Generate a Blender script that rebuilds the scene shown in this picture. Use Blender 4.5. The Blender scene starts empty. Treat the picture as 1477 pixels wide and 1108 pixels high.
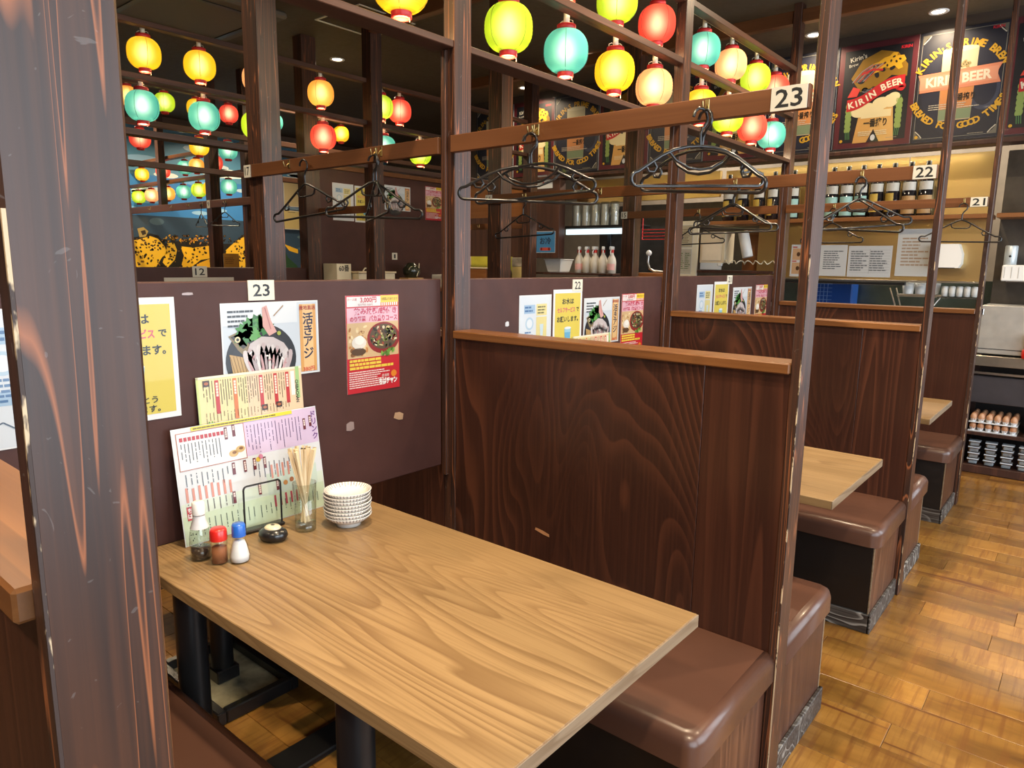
import bpy, math, random
from mathutils import Vector, Matrix
random.seed(7)
SC = bpy.context.scene
COL = SC.collection
PI = math.pi

# ------------------------------------------------------------------ camera
F_PX = 1014.44
cam_d = bpy.data.cameras.new('camera'); cam = bpy.data.objects.new('camera', cam_d); COL.objects.link(cam)
cam_d.sensor_fit = 'HORIZONTAL'; cam_d.sensor_width = 36.0; cam_d.lens = F_PX * 36.0 / 1477.0
cam_d.clip_start = 0.02; cam_d.clip_end = 60
C_LOC = Vector((1.69631, -1.73254, 1.42))
C_R = Vector((0.76801833, 0.64029326, 0.01312942)); C_U = Vector((-0.11809238, 0.12144034, 0.9855488)); C_F = Vector((-0.62944581, 0.75847003, -0.16888216))
m4 = Matrix.Identity(4)
for i in range(3):
    m4[i][0] = C_R[i]; m4[i][1] = C_U[i]; m4[i][2] = -C_F[i]; m4[i][3] = C_LOC[i]
cam.matrix_world = m4
SC.camera = cam

# ------------------------------------------------------------------ world, daylight, exposure
SC.view_settings.view_transform = 'Standard'; SC.view_settings.look = 'None'
SC.view_settings.gamma = 1.0; SC.view_settings.use_curve_mapping = False
SC.view_settings.exposure = 0.55
SC.cycles.use_denoising = True
SC.cycles.max_bounces = 8; SC.cycles.diffuse_bounces = 4; SC.cycles.glossy_bounces = 4
SC.cycles.transmission_bounces = 8; SC.cycles.transparent_max_bounces = 12
SC.cycles.sample_clamp_indirect = 3.0; SC.cycles.blur_glossy = 0.5
SC.cycles.caustics_reflective = False; SC.cycles.caustics_refractive = False
world = bpy.data.worlds.new('world'); SC.world = world; world.use_nodes = True
bg = world.node_tree.nodes['Background']; bg.inputs[0].default_value = (0.75, 0.86, 1.0, 1); bg.inputs[1].default_value = 1.0

def area(name, loc, rot, sx, sy, power, color):
    l = bpy.data.lights.new(name, 'AREA'); l.shape = 'RECTANGLE'; l.size = sx; l.size_y = sy; l.energy = power; l.color = color
    o = bpy.data.objects.new(name, l); COL.objects.link(o); o.location = loc; o.rotation_euler = rot
    return o
# daylight that enters the three street windows of the right wall
WIN = [(-2.95, -0.85), (-0.55, 1.55), (1.85, 3.95)]
for k, (wy0, wy1) in enumerate(WIN):
    area('window_daylight', (3.38, (wy0 + wy1) / 2, 1.55), (0, -PI / 2 * -1, 0), 2.0, wy1 - wy0 - .1, 47, (0.80, 0.90, 1.0))

# ------------------------------------------------------------------ mesh helpers
class MB:
    def __init__(s): s.v = []; s.f = []; s.m = []; s.c = []; s.sm = []
    def add(s, vs, fs, mi=0, col=None, smooth=False):
        b = len(s.v); s.v += [tuple(v) for v in vs]
        for f in fs:
            s.f.append(tuple(b + i for i in f)); s.m.append(mi); s.c.append(col); s.sm.append(smooth)
        return s
    def box(s, x0, x1, y0, y1, z0, z1, c=0.0, mi=0):
        if x0 > x1: x0, x1 = x1, x0
        if y0 > y1: y0, y1 = y1, y0
        if z0 > z1: z0, z1 = z1, z0
        c = min(c, (x1-x0)*.45, (y1-y0)*.45, (z1-z0)*.45)
        if c <= 0:
            v = [(x, y, z) for z in (z0, z1) for y in (y0, y1) for x in (x0, x1)]
            return s.add(v, [(0,2,3,1),(4,5,7,6),(0,1,5,4),(2,6,7,3),(0,4,6,2),(1,3,7,5)], mi)
        X = (x0, x1); Y = (y0, y1); Z = (z0, z1); vs = []; idx = {}
        for i in (0,1):
            for j in (0,1):
                for k in (0,1):
                    sx = c if i == 0 else -c; sy = c if j == 0 else -c; sz = c if k == 0 else -c
                    idx[i,j,k,0] = len(vs); vs.append((X[i], Y[j]+sy, Z[k]+sz))
                    idx[i,j,k,1] = len(vs); vs.append((X[i]+sx, Y[j], Z[k]+sz))
                    idx[i,j,k,2] = len(vs); vs.append((X[i]+sx, Y[j]+sy, Z[k]))
        fs = []
        for i in (0,1):
            q = [idx[i,0,0,0], idx[i,1,0,0], idx[i,1,1,0], idx[i,0,1,0]]; fs.append(q if i else q[::-1])
            q = [idx[0,i,0,1], idx[1,i,0,1], idx[1,i,1,1], idx[0,i,1,1]]; fs.append(q[::-1] if i else q)
            q = [idx[0,0,i,2], idx[1,0,i,2], idx[1,1,i,2], idx[0,1,i,2]]; fs.append(q if i else q[::-1])
        for a in (0,1):
            for b in (0,1):
                q = [idx[a,b,0,0], idx[a,b,1,0], idx[a,b,1,1], idx[a,b,0,1]]; fs.append(q if (a == b) else q[::-1])
                q = [idx[a,0,b,0], idx[a,1,b,0], idx[a,1,b,2], idx[a,0,b,2]]; fs.append(q[::-1] if (a == b) else q)
                q = [idx[0,a,b,1], idx[1,a,b,1], idx[1,a,b,2], idx[0,a,b,2]]; fs.append(q if (a == b) else q[::-1])
        for i in (0,1):
            for j in (0,1):
                for k in (0,1):
                    q = [idx[i,j,k,0], idx[i,j,k,1], idx[i,j,k,2]]; fs.append(q if (i+j+k) % 2 else q[::-1])
        return s.add(vs, fs, mi)
    def lathe(s, prof, n=24, c=(0,0,0), mi=0, smooth=True, cap0=True, cap1=True, sx=1, sy=1):
        vs = []; fs = []
        for (r, z) in prof:
            for i in range(n):
                a = 2*PI*i/n; vs.append((c[0]+r*math.cos(a)*sx, c[1]+r*math.sin(a)*sy, c[2]+z))
        for j in range(len(prof)-1):
            for i in range(n):
                k = (i+1) % n; fs.append((j*n+i, j*n+k, (j+1)*n+k, (j+1)*n+i))
        s.add(vs, fs, mi, None, smooth)
        if cap0 and prof[0][0] > 1e-5: s.add(vs[:n], [tuple(range(n))[::-1]], mi)
        if cap1 and prof[-1][0] > 1e-5: s.add(vs[-n:], [tuple(range(n))], mi)
        return s
    def cyl(s, x, y, z0, z1, r, n=20, mi=0, r1=None, ch=0.0):
        r1 = r if r1 is None else r1
        if ch: return s.lathe([(r-ch, z0), (r, z0+ch), (r1, z1-ch), (r1-ch, z1)], n, (x, y, 0), mi, False)
        return s.lathe([(r, z0), (r1, z1)], n, (x, y, 0), mi)
    def tube(s, pts, r, n=6, mi=0, closed=False, flat=None):
        pts = [Vector(p) for p in pts]; N = len(pts); vs = []; fs = []; prev = None
        for i, p in enumerate(pts):
            if closed: t = pts[(i+1) % N] - pts[i-1]
            else: t = pts[min(i+1, N-1)] - pts[max(i-1, 0)]
            t.normalize()
            if prev is None:
                ref = Vector((0,0,1)) if abs(t.z) < .9 else Vector((1,0,0))
                u = t.cross(ref).normalized()
            else:
                u = (prev - t*prev.dot(t)); u = u.normalized() if u.length > 1e-6 else t.orthogonal().normalized()
            prev = u; w = t.cross(u)
            rr = r[i] if isinstance(r, (list, tuple)) else r
            for k in range(n):
                a = 2*PI*k/n; vs.append(p + (u*math.cos(a) + w*math.sin(a)*(flat or 1))*rr)
        M = N if closed else N-1
        for i in range(M):
            j = (i+1) % N
            for k in range(n):
                l = (k+1) % n; fs.append((i*n+k, i*n+l, j*n+l, j*n+k))
        s.add(vs, fs, mi, None, True)
        if not closed: s.add(vs[:n], [tuple(range(n))[::-1]], mi); s.add(vs[-n:], [tuple(range(n))], mi)
        return s
    def prism(s, pts, y0, y1, mi=0):          # outline in (x, z), extruded along y
        n = len(pts); v = [(x, y0, z) for x, z in pts] + [(x, y1, z) for x, z in pts]
        f = [tuple(range(n)), tuple(range(2*n-1, n-1, -1))] + [(i, n+i, n+(i+1) % n, (i+1) % n) for i in range(n)]
        return s.add(v, f, mi)
    def xf(s, M):
        s.v = [tuple(M @ Vector(v)) for v in s.v]; return s
    def mesh(s, name, mats):
        me = bpy.data.meshes.new(name); me.from_pydata(s.v, [], s.f)
        for m in (mats if isinstance(mats, (list, tuple)) else [mats]): me.materials.append(m)
        me.polygons.foreach_set('material_index', s.m)
        me.polygons.foreach_set('use_smooth', s.sm)
        if any(c is not None for c in s.c):
            at = me.color_attributes.new('Ink', 'FLOAT_COLOR', 'CORNER'); buf = []
            for f, c in zip(s.f, s.c):
                c = c or (1,1,1); buf += [c[0], c[1], c[2], 1.0]*len(f)
            at.data.foreach_set('color', buf)
        me.update(); return me

def link(name, data, parent=None, loc=None, rot=None):
    o = bpy.data.objects.new(name, data); COL.objects.link(o)
    if parent is not None: o.parent = parent
    if loc is not None: o.location = loc
    if rot is not None: o.rotation_euler = rot
    return o
def obj(name, mb, mats, parent=None, loc=None, rot=None):
    return link(name, mb.mesh(name, mats), parent, loc, rot)
NUMW = {'1': 'one', '9': 'nine', '12': 'twelve', '14': 'fourteen', '15': 'fifteen', '16': 'sixteen', '17': 'seventeen', '21': 'twenty-one', '22': 'twenty-two', '23': 'twenty-three', '24': 'twenty-four', '60': 'sixty'}
def words(s): return ' '.join(NUMW.get(w.rstrip(','), w.rstrip(',')) + (',' if w.endswith(',') else '') for w in s.split(' '))
def tag(o, label=None, cat=None, group=None, kind=None):
    if label: o['label'] = words(label)
    if cat: o['category'] = cat
    if group: o['group'] = group
    if kind: o['kind'] = kind
    return o
def thing(name, label, cat, loc=(0,0,0), rz=0.0, group=None, rot=None):
    o = link(name, None, None, loc, rot or (0,0,rz)); o.empty_display_size = .05
    return tag(o, label, cat, group)
def copytree(src, parent=None, loc=None, rot=None, label=None, group=None):
    c = src.copy(); COL.objects.link(c)
    if parent is not None: c.parent = parent
    if loc is not None: c.location = loc
    if rot is not None: c.rotation_euler = rot
    if label: c['label'] = label
    if group: c['group'] = group
    for ch in list(src.children): copytree(ch, c)
    return c
def box(x0, x1, y0, y1, z0, z1, c=0.0): return MB().box(x0, x1, y0, y1, z0, z1, c)
ORD = ['first', 'second', 'third', 'fourth', 'fifth', 'sixth', 'seventh', 'eighth', 'ninth', 'tenth', 'eleventh', 'twelfth', 'thirteenth', 'fourteenth', 'fifteenth', 'sixteenth']

# ------------------------------------------------------------------ materials
def mat(name):
    m = bpy.data.materials.new(name); m.use_nodes = True; nt = m.node_tree
    return m, nt, nt.nodes['Principled BSDF']
def nd(nt, t, **kw):
    n = nt.nodes.new(t)
    for k, v in kw.items():
        if k.startswith('i_'): n.inputs[k[2:].replace('_', ' ')].default_value = v
        else: setattr(n, k, v)
    return n
def ramp(nt, fac, stops):
    r = nt.nodes.new('ShaderNodeValToRGB'); el = r.color_ramp.elements
    while len(el) < len(stops): el.new(0.5)
    for e, (p, c) in zip(el, stops): e.position = p; e.color = (c[0], c[1], c[2], 1)
    nt.links.new(fac, r.inputs[0]); return r.outputs[0]
def mix(nt, fac, a, b, mode='MIX'):
    n = nt.nodes.new('ShaderNodeMix'); n.data_type = 'RGBA'; n.blend_type = mode
    for s, v in ((n.inputs[0], fac), (n.inputs[6], a), (n.inputs[7], b)):
        if hasattr(v, 'links'): nt.links.new(v, s)
        else: s.default_value = v if not isinstance(v, tuple) else (v[0], v[1], v[2], 1)
    return n.outputs[2]
def math_(nt, op, a, b=None):
    n = nt.nodes.new('ShaderNodeMath'); n.operation = op
    for i, v in enumerate((a, b)):
        if v is None: continue
        if hasattr(v, 'links'): nt.links.new(v, n.inputs[i])
        else: n.inputs[i].default_value = v
    return n.outputs[0]
def coords(nt, scale, rnd=True):
    tc = nt.nodes.new('ShaderNodeTexCoord'); mp = nt.nodes.new('ShaderNodeMapping'); mp.inputs['Scale'].default_value = scale
    src = tc.outputs['Object']
    if rnd:
        oi = nt.nodes.new('ShaderNodeObjectInfo'); ad = nt.nodes.new('ShaderNodeVectorMath'); ad.operation = 'ADD'
        ml = nt.nodes.new('ShaderNodeMath'); ml.operation = 'MULTIPLY'; ml.inputs[1].default_value = 17.0
        nt.links.new(oi.outputs['Random'], ml.inputs[0]); nt.links.new(src, ad.inputs[0]); nt.links.new(ml.outputs[0], ad.inputs[1]); src = ad.outputs[0]
    nt.links.new(src, mp.inputs['Vector']); return mp.outputs['Vector']
def noise(nt, vec, scale, detail=3, rough=.55, dist=0.0, out='Fac'):
    n = nt.nodes.new('ShaderNodeTexNoise'); n.inputs['Scale'].default_value = scale; n.inputs['Detail'].default_value = detail
    n.inputs['Roughness'].default_value = rough; n.inputs['Distortion'].default_value = dist
    nt.links.new(vec, n.inputs['Vector']); return n.outputs[out]
def bump(nt, bs, h, strength, dist=.002):
    b = nt.nodes.new('ShaderNodeBump'); b.inputs['Strength'].default_value = strength; b.inputs['Distance'].default_value = dist
    nt.links.new(h, b.inputs['Height']); nt.links.new(b.outputs[0], bs.inputs['Normal'])
def plain(name, col, rough=.5, metal=0.0, coat=0.0, spec=None, var=0.0):
    m, nt, b = mat(name); b.inputs['Base Color'].default_value = (*col, 1); b.inputs['Roughness'].default_value = rough; b.inputs['Metallic'].default_value = metal
    b.inputs['Coat Weight'].default_value = coat; b.inputs['Coat Roughness'].default_value = .1
    if spec is not None: b.inputs['Specular IOR Level'].default_value = spec
    if var:
        v = coords(nt, (1,1,1)); f = noise(nt, v, 9, 4)
        c = ramp(nt, f, [(.3, tuple(x*(1-var) for x in col)), (.7, tuple(min(1, x*(1+var)) for x in col))])
        nt.links.new(c, b.inputs['Base Color'])
        r = nt.nodes.new('ShaderNodeMapRange'); r.inputs['To Min'].default_value = rough*.85; r.inputs['To Max'].default_value = min(1, rough*1.2)
        nt.links.new(noise(nt, v, 30, 3), r.inputs['Value']); nt.links.new(r.outputs[0], b.inputs['Roughness'])
    return m
def wood(name, dark, mid, line, axis='z', lines=22.0, sc=2.2, stretch=.12, rough=.4, coat=.0, fine=.5, sharp=.6, bumpv=.15, scr=0.0, rnd=True, lo=.35, spec=.32, dist=.25):
    """contour-line grain: a stretched noise field cut into narrow rings, plus fine fibres"""
    m, nt, b = mat(name)
    s = {'x': (stretch, 1, 1), 'y': (1, stretch, 1), 'z': (1, 1, stretch)}[axis]
    v = coords(nt, s, rnd)
    f = noise(nt, v, sc, 2, .45, dist)
    w = math_(nt, 'MULTIPLY', f, lines); w = math_(nt, 'FRACT', w)
    ring = ramp(nt, w, [(0, (0,0,0)), (sharp, (.12,.12,.12)), (.93, (1,1,1)), (1, (0,0,0))])
    fs = {'x': (.02, 1, 1), 'y': (1, .02, 1), 'z': (1, 1, .02)}[axis]
    fib = noise(nt, coords(nt, fs, rnd), 130, 3)
    tone = noise(nt, v, 1.1, 3)
    base = mix(nt, ramp(nt, tone, [(.32, (0,0,0)), (.68, (1,1,1))]), dark, mid)
    amt = nt.nodes.new('ShaderNodeMapRange'); amt.inputs['From Min'].default_value = lo; amt.inputs['From Max'].default_value = lo+.25
    nt.links.new(noise(nt, v, 1.7, 2), amt.inputs['Value'])
    fac = math_(nt, 'MULTIPLY', ring, amt.outputs[0])
    c = mix(nt, fac, base, line)
    c = mix(nt, math_(nt, 'MULTIPLY', ramp(nt, fib, [(.45, (0,0,0)), (.75, (1,1,1))]), fine), c, line)
    if scr:
        sv = noise(nt, coords(nt, (1, 1, 1), rnd), 38, 2, .5, 2.5)
        sf = ramp(nt, sv, [(.70, (0,0,0)), (.73, (1,1,1))])
        c = mix(nt, math_(nt, 'MULTIPLY', sf, scr), c, (.42, .42, .42))
    nt.links.new(c, b.inputs['Base Color']); b.inputs['Roughness'].default_value = rough
    b.inputs['Coat Weight'].default_value = coat*.4; b.inputs['Coat Roughness'].default_value = .18; b.inputs['Specular IOR Level'].default_value = spec
    bump(nt, b, fib, bumpv, .001)
    return m

W_POST = wood('stained_post_wood', (.017,.010,.009), (.030,.016,.012), (.25,.085,.034), 'z', 19, 15.0, .022, .38, .10, .12, .84, .2, .10, lo=.16, spec=.42, dist=.8)
W_PANEL = wood('stained_plywood', (.021,.0085,.006), (.037,.0135,.0085), (.085,.029,.015), 'z', 52, 1.7, .30, .36, .12, .30, .45, .12)
W_PANEL_B = wood('stained_board_wood', (.029,.0105,.007), (.043,.0155,.009), (.082,.028,.015), 'z', 16, 5.5, .04, .36, .12, .35, .5, .12)
W_CAP = wood('stained_rail_wood', (.105,.040,.013), (.155,.062,.020), (.24,.10,.032), 'x', 10, 5, .05, .35, .2, .35, .5, .12)
W_RAIL = wood('hanger_rail_wood', (.088,.032,.011), (.115,.043,.015), (.15,.058,.022), 'x', 8, 4, .04, .42, .1, .4, .5, .08)
W_BEAM = wood('lattice_beam_wood', (.045,.020,.012), (.066,.030,.018), (.12,.05,.028), 'y', 12, 5, .04, .45, .1, .35, .5, .1)
W_TABLE = wood('oak_laminate', (.212,.130,.055), (.285,.186,.088), (.150,.086,.036), 'x', 44, 3.2, .085, .36, .06, .70, .45, .10, rnd=False)
W_EDGE = wood('oak_edge_band', (.20,.145,.09), (.27,.20,.13), (.14,.09,.05), 'y', 20, 6, .06, .4, .0, .6, .5, .1)
PAINT = plain('dark_brown_paint', (.054,.022,.018), .48, spec=.25, var=.12)
PAINT_D = plain('near_black_paint', (.012,.008,.007), .5, var=.2)
VINYL = plain('brown_vinyl', (.095,.042,.026), .33, coat=.15, var=.06)
BENCH_W = wood('bench_base_wood', (.05,.020,.013), (.085,.034,.020), (.15,.065,.035), 'z', 14, 5, .05, .38, .15, .4, .5, .1)
BENCH_F = plain('bench_front_black', (.010,.007,.006), .42, var=.2)
CEIL = plain('ceiling_brown', (.075,.054,.030), .7, var=.08)
BLACK = plain('black_plastic', (.008,.008,.009), .28, coat=.3)
BLACKM = plain('black_metal', (.012,.012,.013), .35, metal=.3)
WHITE = plain('white_plastic', (.80,.79,.76), .4)
PAPER = plain('white_paper', (.57,.60,.63), .45, coat=.35)
CREAM = plain('cream_plastic', (.72,.66,.50), .4)
STEEL = plain('stainless_steel', (.62,.60,.57), .28, metal=1.0)
STEELW = plain('brushed_steel_panel', (.82,.60,.27), .33, metal=1.0)
CHROME = plain('chrome', (.8,.8,.8), .12, metal=1.0)
BRASS = plain('brass_hook', (.55,.42,.18), .3, metal=1.0)
CERAMIC = plain('white_glazed_ceramic', (.82,.79,.74), .15, coat=.5)
RED_P = plain('red_plastic', (.62,.02,.015), .3, coat=.3)
BLUE_P = plain('blue_plastic', (.02,.13,.55), .3, coat=.3)
REDCAP = plain('lantern_red', (.55,.02,.02), .45)
ink, ntk, bk = mat('printed_ink'); at = ntk.nodes.new('ShaderNodeAttribute'); at.attribute_name = 'Ink'
ntk.links.new(at.outputs['Color'], bk.inputs['Base Color']); bk.inputs['Roughness'].default_value = .45; bk.inputs['Coat Weight'].default_value = .3
def glassy(name, col, rough=.02, fac=.12):
    m, nt, b = mat(name); nt.nodes.remove(b); out = nt.nodes['Material Output']
    t = nd(nt, 'ShaderNodeBsdfTransparent'); t.inputs[0].default_value = (*col, 1); g = nd(nt, 'ShaderNodeBsdfGlossy'); g.inputs['Roughness'].default_value = rough
    lw = nd(nt, 'ShaderNodeLayerWeight'); ad = math_(nt, 'ADD', math_(nt, 'MULTIPLY', math_(nt, 'POWER', lw.outputs['Facing'], 3.5), .55), .04 + fac*.25)
    mx = nd(nt, 'ShaderNodeMixShader'); nt.links.new(ad, mx.inputs[0]); nt.links.new(t.outputs[0], mx.inputs[1]); nt.links.new(g.outputs[0], mx.inputs[2]); nt.links.new(mx.outputs[0], out.inputs[0])
    return m
GLASS = glassy('clear_glass', (.93,.95,.94)); GLASS_T = glassy('thick_glass', (.86,.89,.88), .03, .25)
CLEARP = glassy('clear_plastic', (.86,.90,.92), .12, .35)
# ------------------------------------------------------------------ layout numbers (metres)
P = 1.59           # booth pitch along y
L = 1.161          # aisle end of the booth row
XC = -3.2          # partition of the far row
CZ = 3.10          # ceiling
ZT = 0.708         # table top
PB = 0.079         # post depth along y

def struct(name, mb, m, parent=None):
    o = obj(name, mb, m, parent)
    if parent is None: tag(o, kind='structure')
    return o

# floor slab, planks of the aisle as pieces
FLOOR_U = plain('floor_underlay', (.06,.028,.010), .6)
def floor_mat():
    m, nt, b = mat('floor_plank_wood')
    v = coords(nt, (.25, 1, 1)); f = noise(nt, v, 7, 5, .6, .4)
    c = ramp(nt, f, [(.28, (.085,.034,.007)), (.47, (.235,.108,.019)), (.72, (.36,.182,.040))])
    saw = noise(nt, coords(nt, (1, .05, 1)), 60, 3, .6)
    c = mix(nt, math_(nt, 'MULTIPLY', ramp(nt, saw, [(.48, (0,0,0)), (.64, (1,1,1))]), .70), c, (.16,.058,.012))
    dk = noise(nt, coords(nt, (.12, 1.6, 1)), 9, 4, .6, .8)
    c = mix(nt, ramp(nt, dk, [(.60, (0,0,0)), (.70, (1,1,1))]), c, (.12,.04,.010))
    oi = nd(nt, 'ShaderNodeObjectInfo'); hs = nd(nt, 'ShaderNodeHueSaturation'); mr = nd(nt, 'ShaderNodeMapRange'); mr.inputs['To Min'].default_value = .78; mr.inputs['To Max'].default_value = 1.2
    nt.links.new(oi.outputs['Random'], mr.inputs['Value']); nt.links.new(mr.outputs[0], hs.inputs['Value']); nt.links.new(c, hs.inputs['Color']); nt.links.new(hs.outputs[0], b.inputs['Base Color'])
    b.inputs['Roughness'].default_value = .30; b.inputs['Coat Weight'].default_value = .25; b.inputs['Coat Roughness'].default_value = .2
    bump(nt, b, saw, .12, .001); return m
FLOOR_M = floor_mat()
floor = struct('floor', box(-7.4, 3.6, -4.2, 6.2, -.12, -.008), FLOOR_U)
PW, plank_meshes = .1445, {}
for r in range(43):
    y0 = -2.15 + r*PW; xs = -1.30 if 4 <= r <= 14 else -.10; x = xs - ((r*.417) % .9)*.9
    n = 0
    while x < 3.35:
        ln = .92 if (r + n) % 3 else .80
        x1 = min(x+ln, 3.38); x0 = max(x, xs)
        if x1 - x0 > .03:
            key = round(x1-x0, 3)
            if key not in plank_meshes: plank_meshes[key] = box(0, key-.0012, 0, PW-.0014, -.008, 0, .0012).mesh('plank', FLOOR_M)
            link('plank', plank_meshes[key], floor, (x0, y0, 0))
        x += ln; n += 1

struct('ceiling', box(-7.4, 3.6, -4.2, 6.2, CZ, CZ+.1), CEIL)
WALL = plain('wall_brown', (.15,.10,.07), .6, var=.06)
KWALL = plain('kitchen_wall', (.20,.16,.12), .5, var=.1)
# right wall with three street windows
mb = MB(); mb.box(3.4, 3.55, -4.2, 6.2, 0, .5); mb.box(3.4, 3.55, -4.2, 6.2, 2.6, CZ)
ys = [-4.2] + [t for w in WIN for t in w] + [6.2]
for i in range(0, len(ys), 2): mb.box(3.4, 3.55, ys[i], ys[i+1], .5, 2.6)
struct('wall_right', mb, WALL)
for k, (a, b_) in enumerate(WIN):
    f = MB()
    for (q0, q1, z0, z1) in ((a, b_, .5, .56), (a, b_, 2.54, 2.6), (a, a+.05, .56, 2.54), (b_-.05, b_, .56, 2.54), ((a+b_)/2-.02, (a+b_)/2+.02, .56, 2.54)):
        f.box(3.42, 3.50, q0, q1, z0, z1, .004)
    w = struct('window_%d' % (k+1), f, BLACKM)
    for s in (0, 1):
        q0, q1 = (a+.05, (a+b_)/2-.02) if s == 0 else ((a+b_)/2+.02, b_-.05)
        obj('pane', box(3.455, 3.461, q0, q1, .56, 2.54), GLASS, w)
struct('wall_near', box(-7.4, 3.55, -4.35, -4.2, 0, CZ), WALL)
struct('wall_left', box(-7.4, -7.2, -4.2, 6.2, 0, CZ), WALL)
struct('wall_back', box(-7.4, 3.55, 6.0, 6.2, 0, CZ), KWALL)

# ------------------------------------------------------------------ timber frame of the booths
def worn_mat():
    m, nt, b = mat('worn_edge_wood'); f = noise(nt, coords(nt, (1, 1, .35)), 60, 4, .6)
    g = noise(nt, coords(nt, (1, 1, 1)), 4, 2)
    nt.links.new(mix(nt, ramp(nt, math_(nt, 'ADD', math_(nt, 'MULTIPLY', f, .7), math_(nt, 'MULTIPLY', g, .5)), [(.60, (0,0,0)), (.64, (1,1,1))]), (.03,.015,.011), (.50,.38,.24)), b.inputs['Base Color']); b.inputs['Roughness'].default_value = .6
    return m
WORN = worn_mat()
BOOTH = {-1: 'twenty-four', 0: '23', 1: '22', 2: '21'}
def post(x0, x1, y0, y1, z0, z1, label, m=None, extra=None):
    o = obj('wooden_post', box(x0, x1, y0, y1, z0, z1, .0025), m or W_POST)
    return tag(o, label, 'post', 'dark timber posts of the booth frame')
for k, lab in ((-1, 'tall dark post beside the table, broad scratched face towards the aisle'), (0, 'tall post at aisle end of the divider under the rail with plaque 23'),
               (1, 'tall post at aisle end of the divider under the rail with plaque 22'), (2, 'tall post at aisle end of the divider under the rail with plaque 21')):
    po = post(L-.024, L, k*P, k*P+PB, 0, CZ, lab)
    obj('worn_edge', box(L-.0022, L+.0004, k*P-.0004, k*P+.0022, .05, 1.45), WORN, po)
for k, lab in ((-1, 'inner wall post where the booth 24 divider meets the partition'), (0, 'inner post between the booth 23 and booth 22 partitions'),
               (1, 'inner post between the booth 22 and booth 21 partitions'), (2, 'inner post past the booth 21 partition')):
    post(-.052, 0, k*P, k*P+PB, 0, CZ, lab)
    t = obj('trim_strip', box(-.052, -.030, k*P-.014, k*P, .67, 2.10, .002), W_POST)
    tag(t, 'narrow dark trim strip nailed to the ' + {-1: 'inner post of booth 24', 0: 'inner post beside partition 23', 1: 'inner post beside partition 22', 2: 'inner post beside partition 21'}[k], 'trim strip', 'trim strips on inner posts')
for k, lab in ((0, 'thick post carrying the small plaque 17 and its hanger rail'), (1, 'post carrying the small plaque 16 behind the booth 22 partition'), (2, 'post carrying the small plaque 15 behind the booth 22 partition')):
    post(-1.275, -1.165, k*P, k*P+.10, 0, CZ, lab)
post(-2.55, -2.45, 1.66, 1.76, 0, CZ, 'post behind the hangers of rail 17, in the middle of that opening')
post(-2.55, -2.45, 3.50, 3.60, 0, CZ, 'post just before the toilet sign and blue water sign')
post(XC-.06, XC+.05, P-.02, P+.11, 0, CZ, 'post at the end of the partition with plaque 12')
post(-5.13, -5.03, 1.78, 1.88, 0, CZ, 'far post in front of the leopard mural with a tiny plaque')
post(-6.20, -6.13, 1.80, 1.87, 1.99, CZ, 'short far post among the lanterns before the mural')
post(-4.50, -4.42, 1.80, 1.88, 1.35, CZ, 'far slim post before the mural, next to the post with plaque 17')

# low partitions between the back-to-back booths
for k, lab in ((-1, '23'), (0, '22'), (1, '21')):
    y0 = k*P+PB; y1 = (k+1)*P-.014
    t = thing('booth_partition', 'low dark brown partition board bearing the number plaque %s' % lab, 'partition', (0, 0, 0), 0, 'low partitions behind the booth tables')
    obj('board', box(-.085, -.053, y0, y1, .705, 1.365, .003), PAINT, t)
t = thing('booth_partition', 'low dark brown partition of the booth next to booth 23', 'partition', (0, 0, 0), 0, 'low partitions behind the booth tables')
obj('board', box(-.085, -.053, -2*P+PB, -P-.014, .705, 1.365, .003), PAINT, t)

t = thing('booth_partition', 'far low partition board bearing the number plaque 12', 'partition')
obj('board', box(XC-.02, XC+.02, -1.2, P-.02, 0, 1.365, .003), PAINT, t)

# dividers between neighbouring booths
for k, lab in ((-1, 'tall scratched post beside the table'), (0, 'post and rail with plaque 23'), (1, 'post and rail with plaque 22'), (2, 'post and rail with plaque 21')):
    y = k*P; t = thing('booth_divider', 'dark plywood booth divider with capped top, joined to the %s' % lab, 'divider', (0, 0, 0), 0, 'plywood dividers between the booths')
    obj('panel', box(.0, .9165, y+.002, y+.03, 0, 1.163, .001), W_PANEL, t)
    obj('panel', box(.9175, L-.024, y+.003, y+.03, 0, 1.163, .001), W_PANEL_B, t)
    obj('panel', box(.0, L-.024, y+.05, y+PB-.002, 0, 1.163, .001), W_PANEL_B, t)
    obj('cap_rail', box(.0, L-.024, y-.012, y+PB+.008, 1.163, 1.190, .003), W_CAP, t)

# hanger rails above the dividers
def hook_mesh():
    m = MB(); m.box(-.006, .006, -.002, 0, -.016, .016, .0008)
    m.tube([(0, -.002, .004), (0, -.010, -.004), (0, -.016, -.012), (0, -.022, -.010), (0, -.026, .002), (0, -.027, .008)], .0026, 6)
    return m.mesh('hook', BRASS)
HOOK = hook_mesh()
RAIL_Y = -.0224
def rail(x0, x1, y, hooks, label, z0=1.776, z1=1.830, m=None):
    t = thing('hanger_rail', label, 'rail', (0, 0, 0), 0, 'brown coat rails across the booths')
    obj('rail_board', box(x0, x1, y+RAIL_Y, y+.0, z0, z1, .002), m or W_RAIL, t)
    for h in hooks: link('hook', HOOK, t, (h, y+RAIL_Y, (z0+z1)/2+.006))
    return t
rail(.0, L-.024, 0, (.345, .362, .892), 'brown wooden coat rail with hooks ending at plaque 23')
rail(.0, L-.024, P, (.31, .86), 'brown wooden coat rail with hooks ending at plaque 22')
rail(.0, L-.024, 2*P, (.31, 1.02), 'brown wooden coat rail with hooks ending at plaque 21')
rail(-1.275, -.056, 0, (-.925, -.372, -.345), 'brown wooden coat rail with hooks starting at the small plaque 17')
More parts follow.
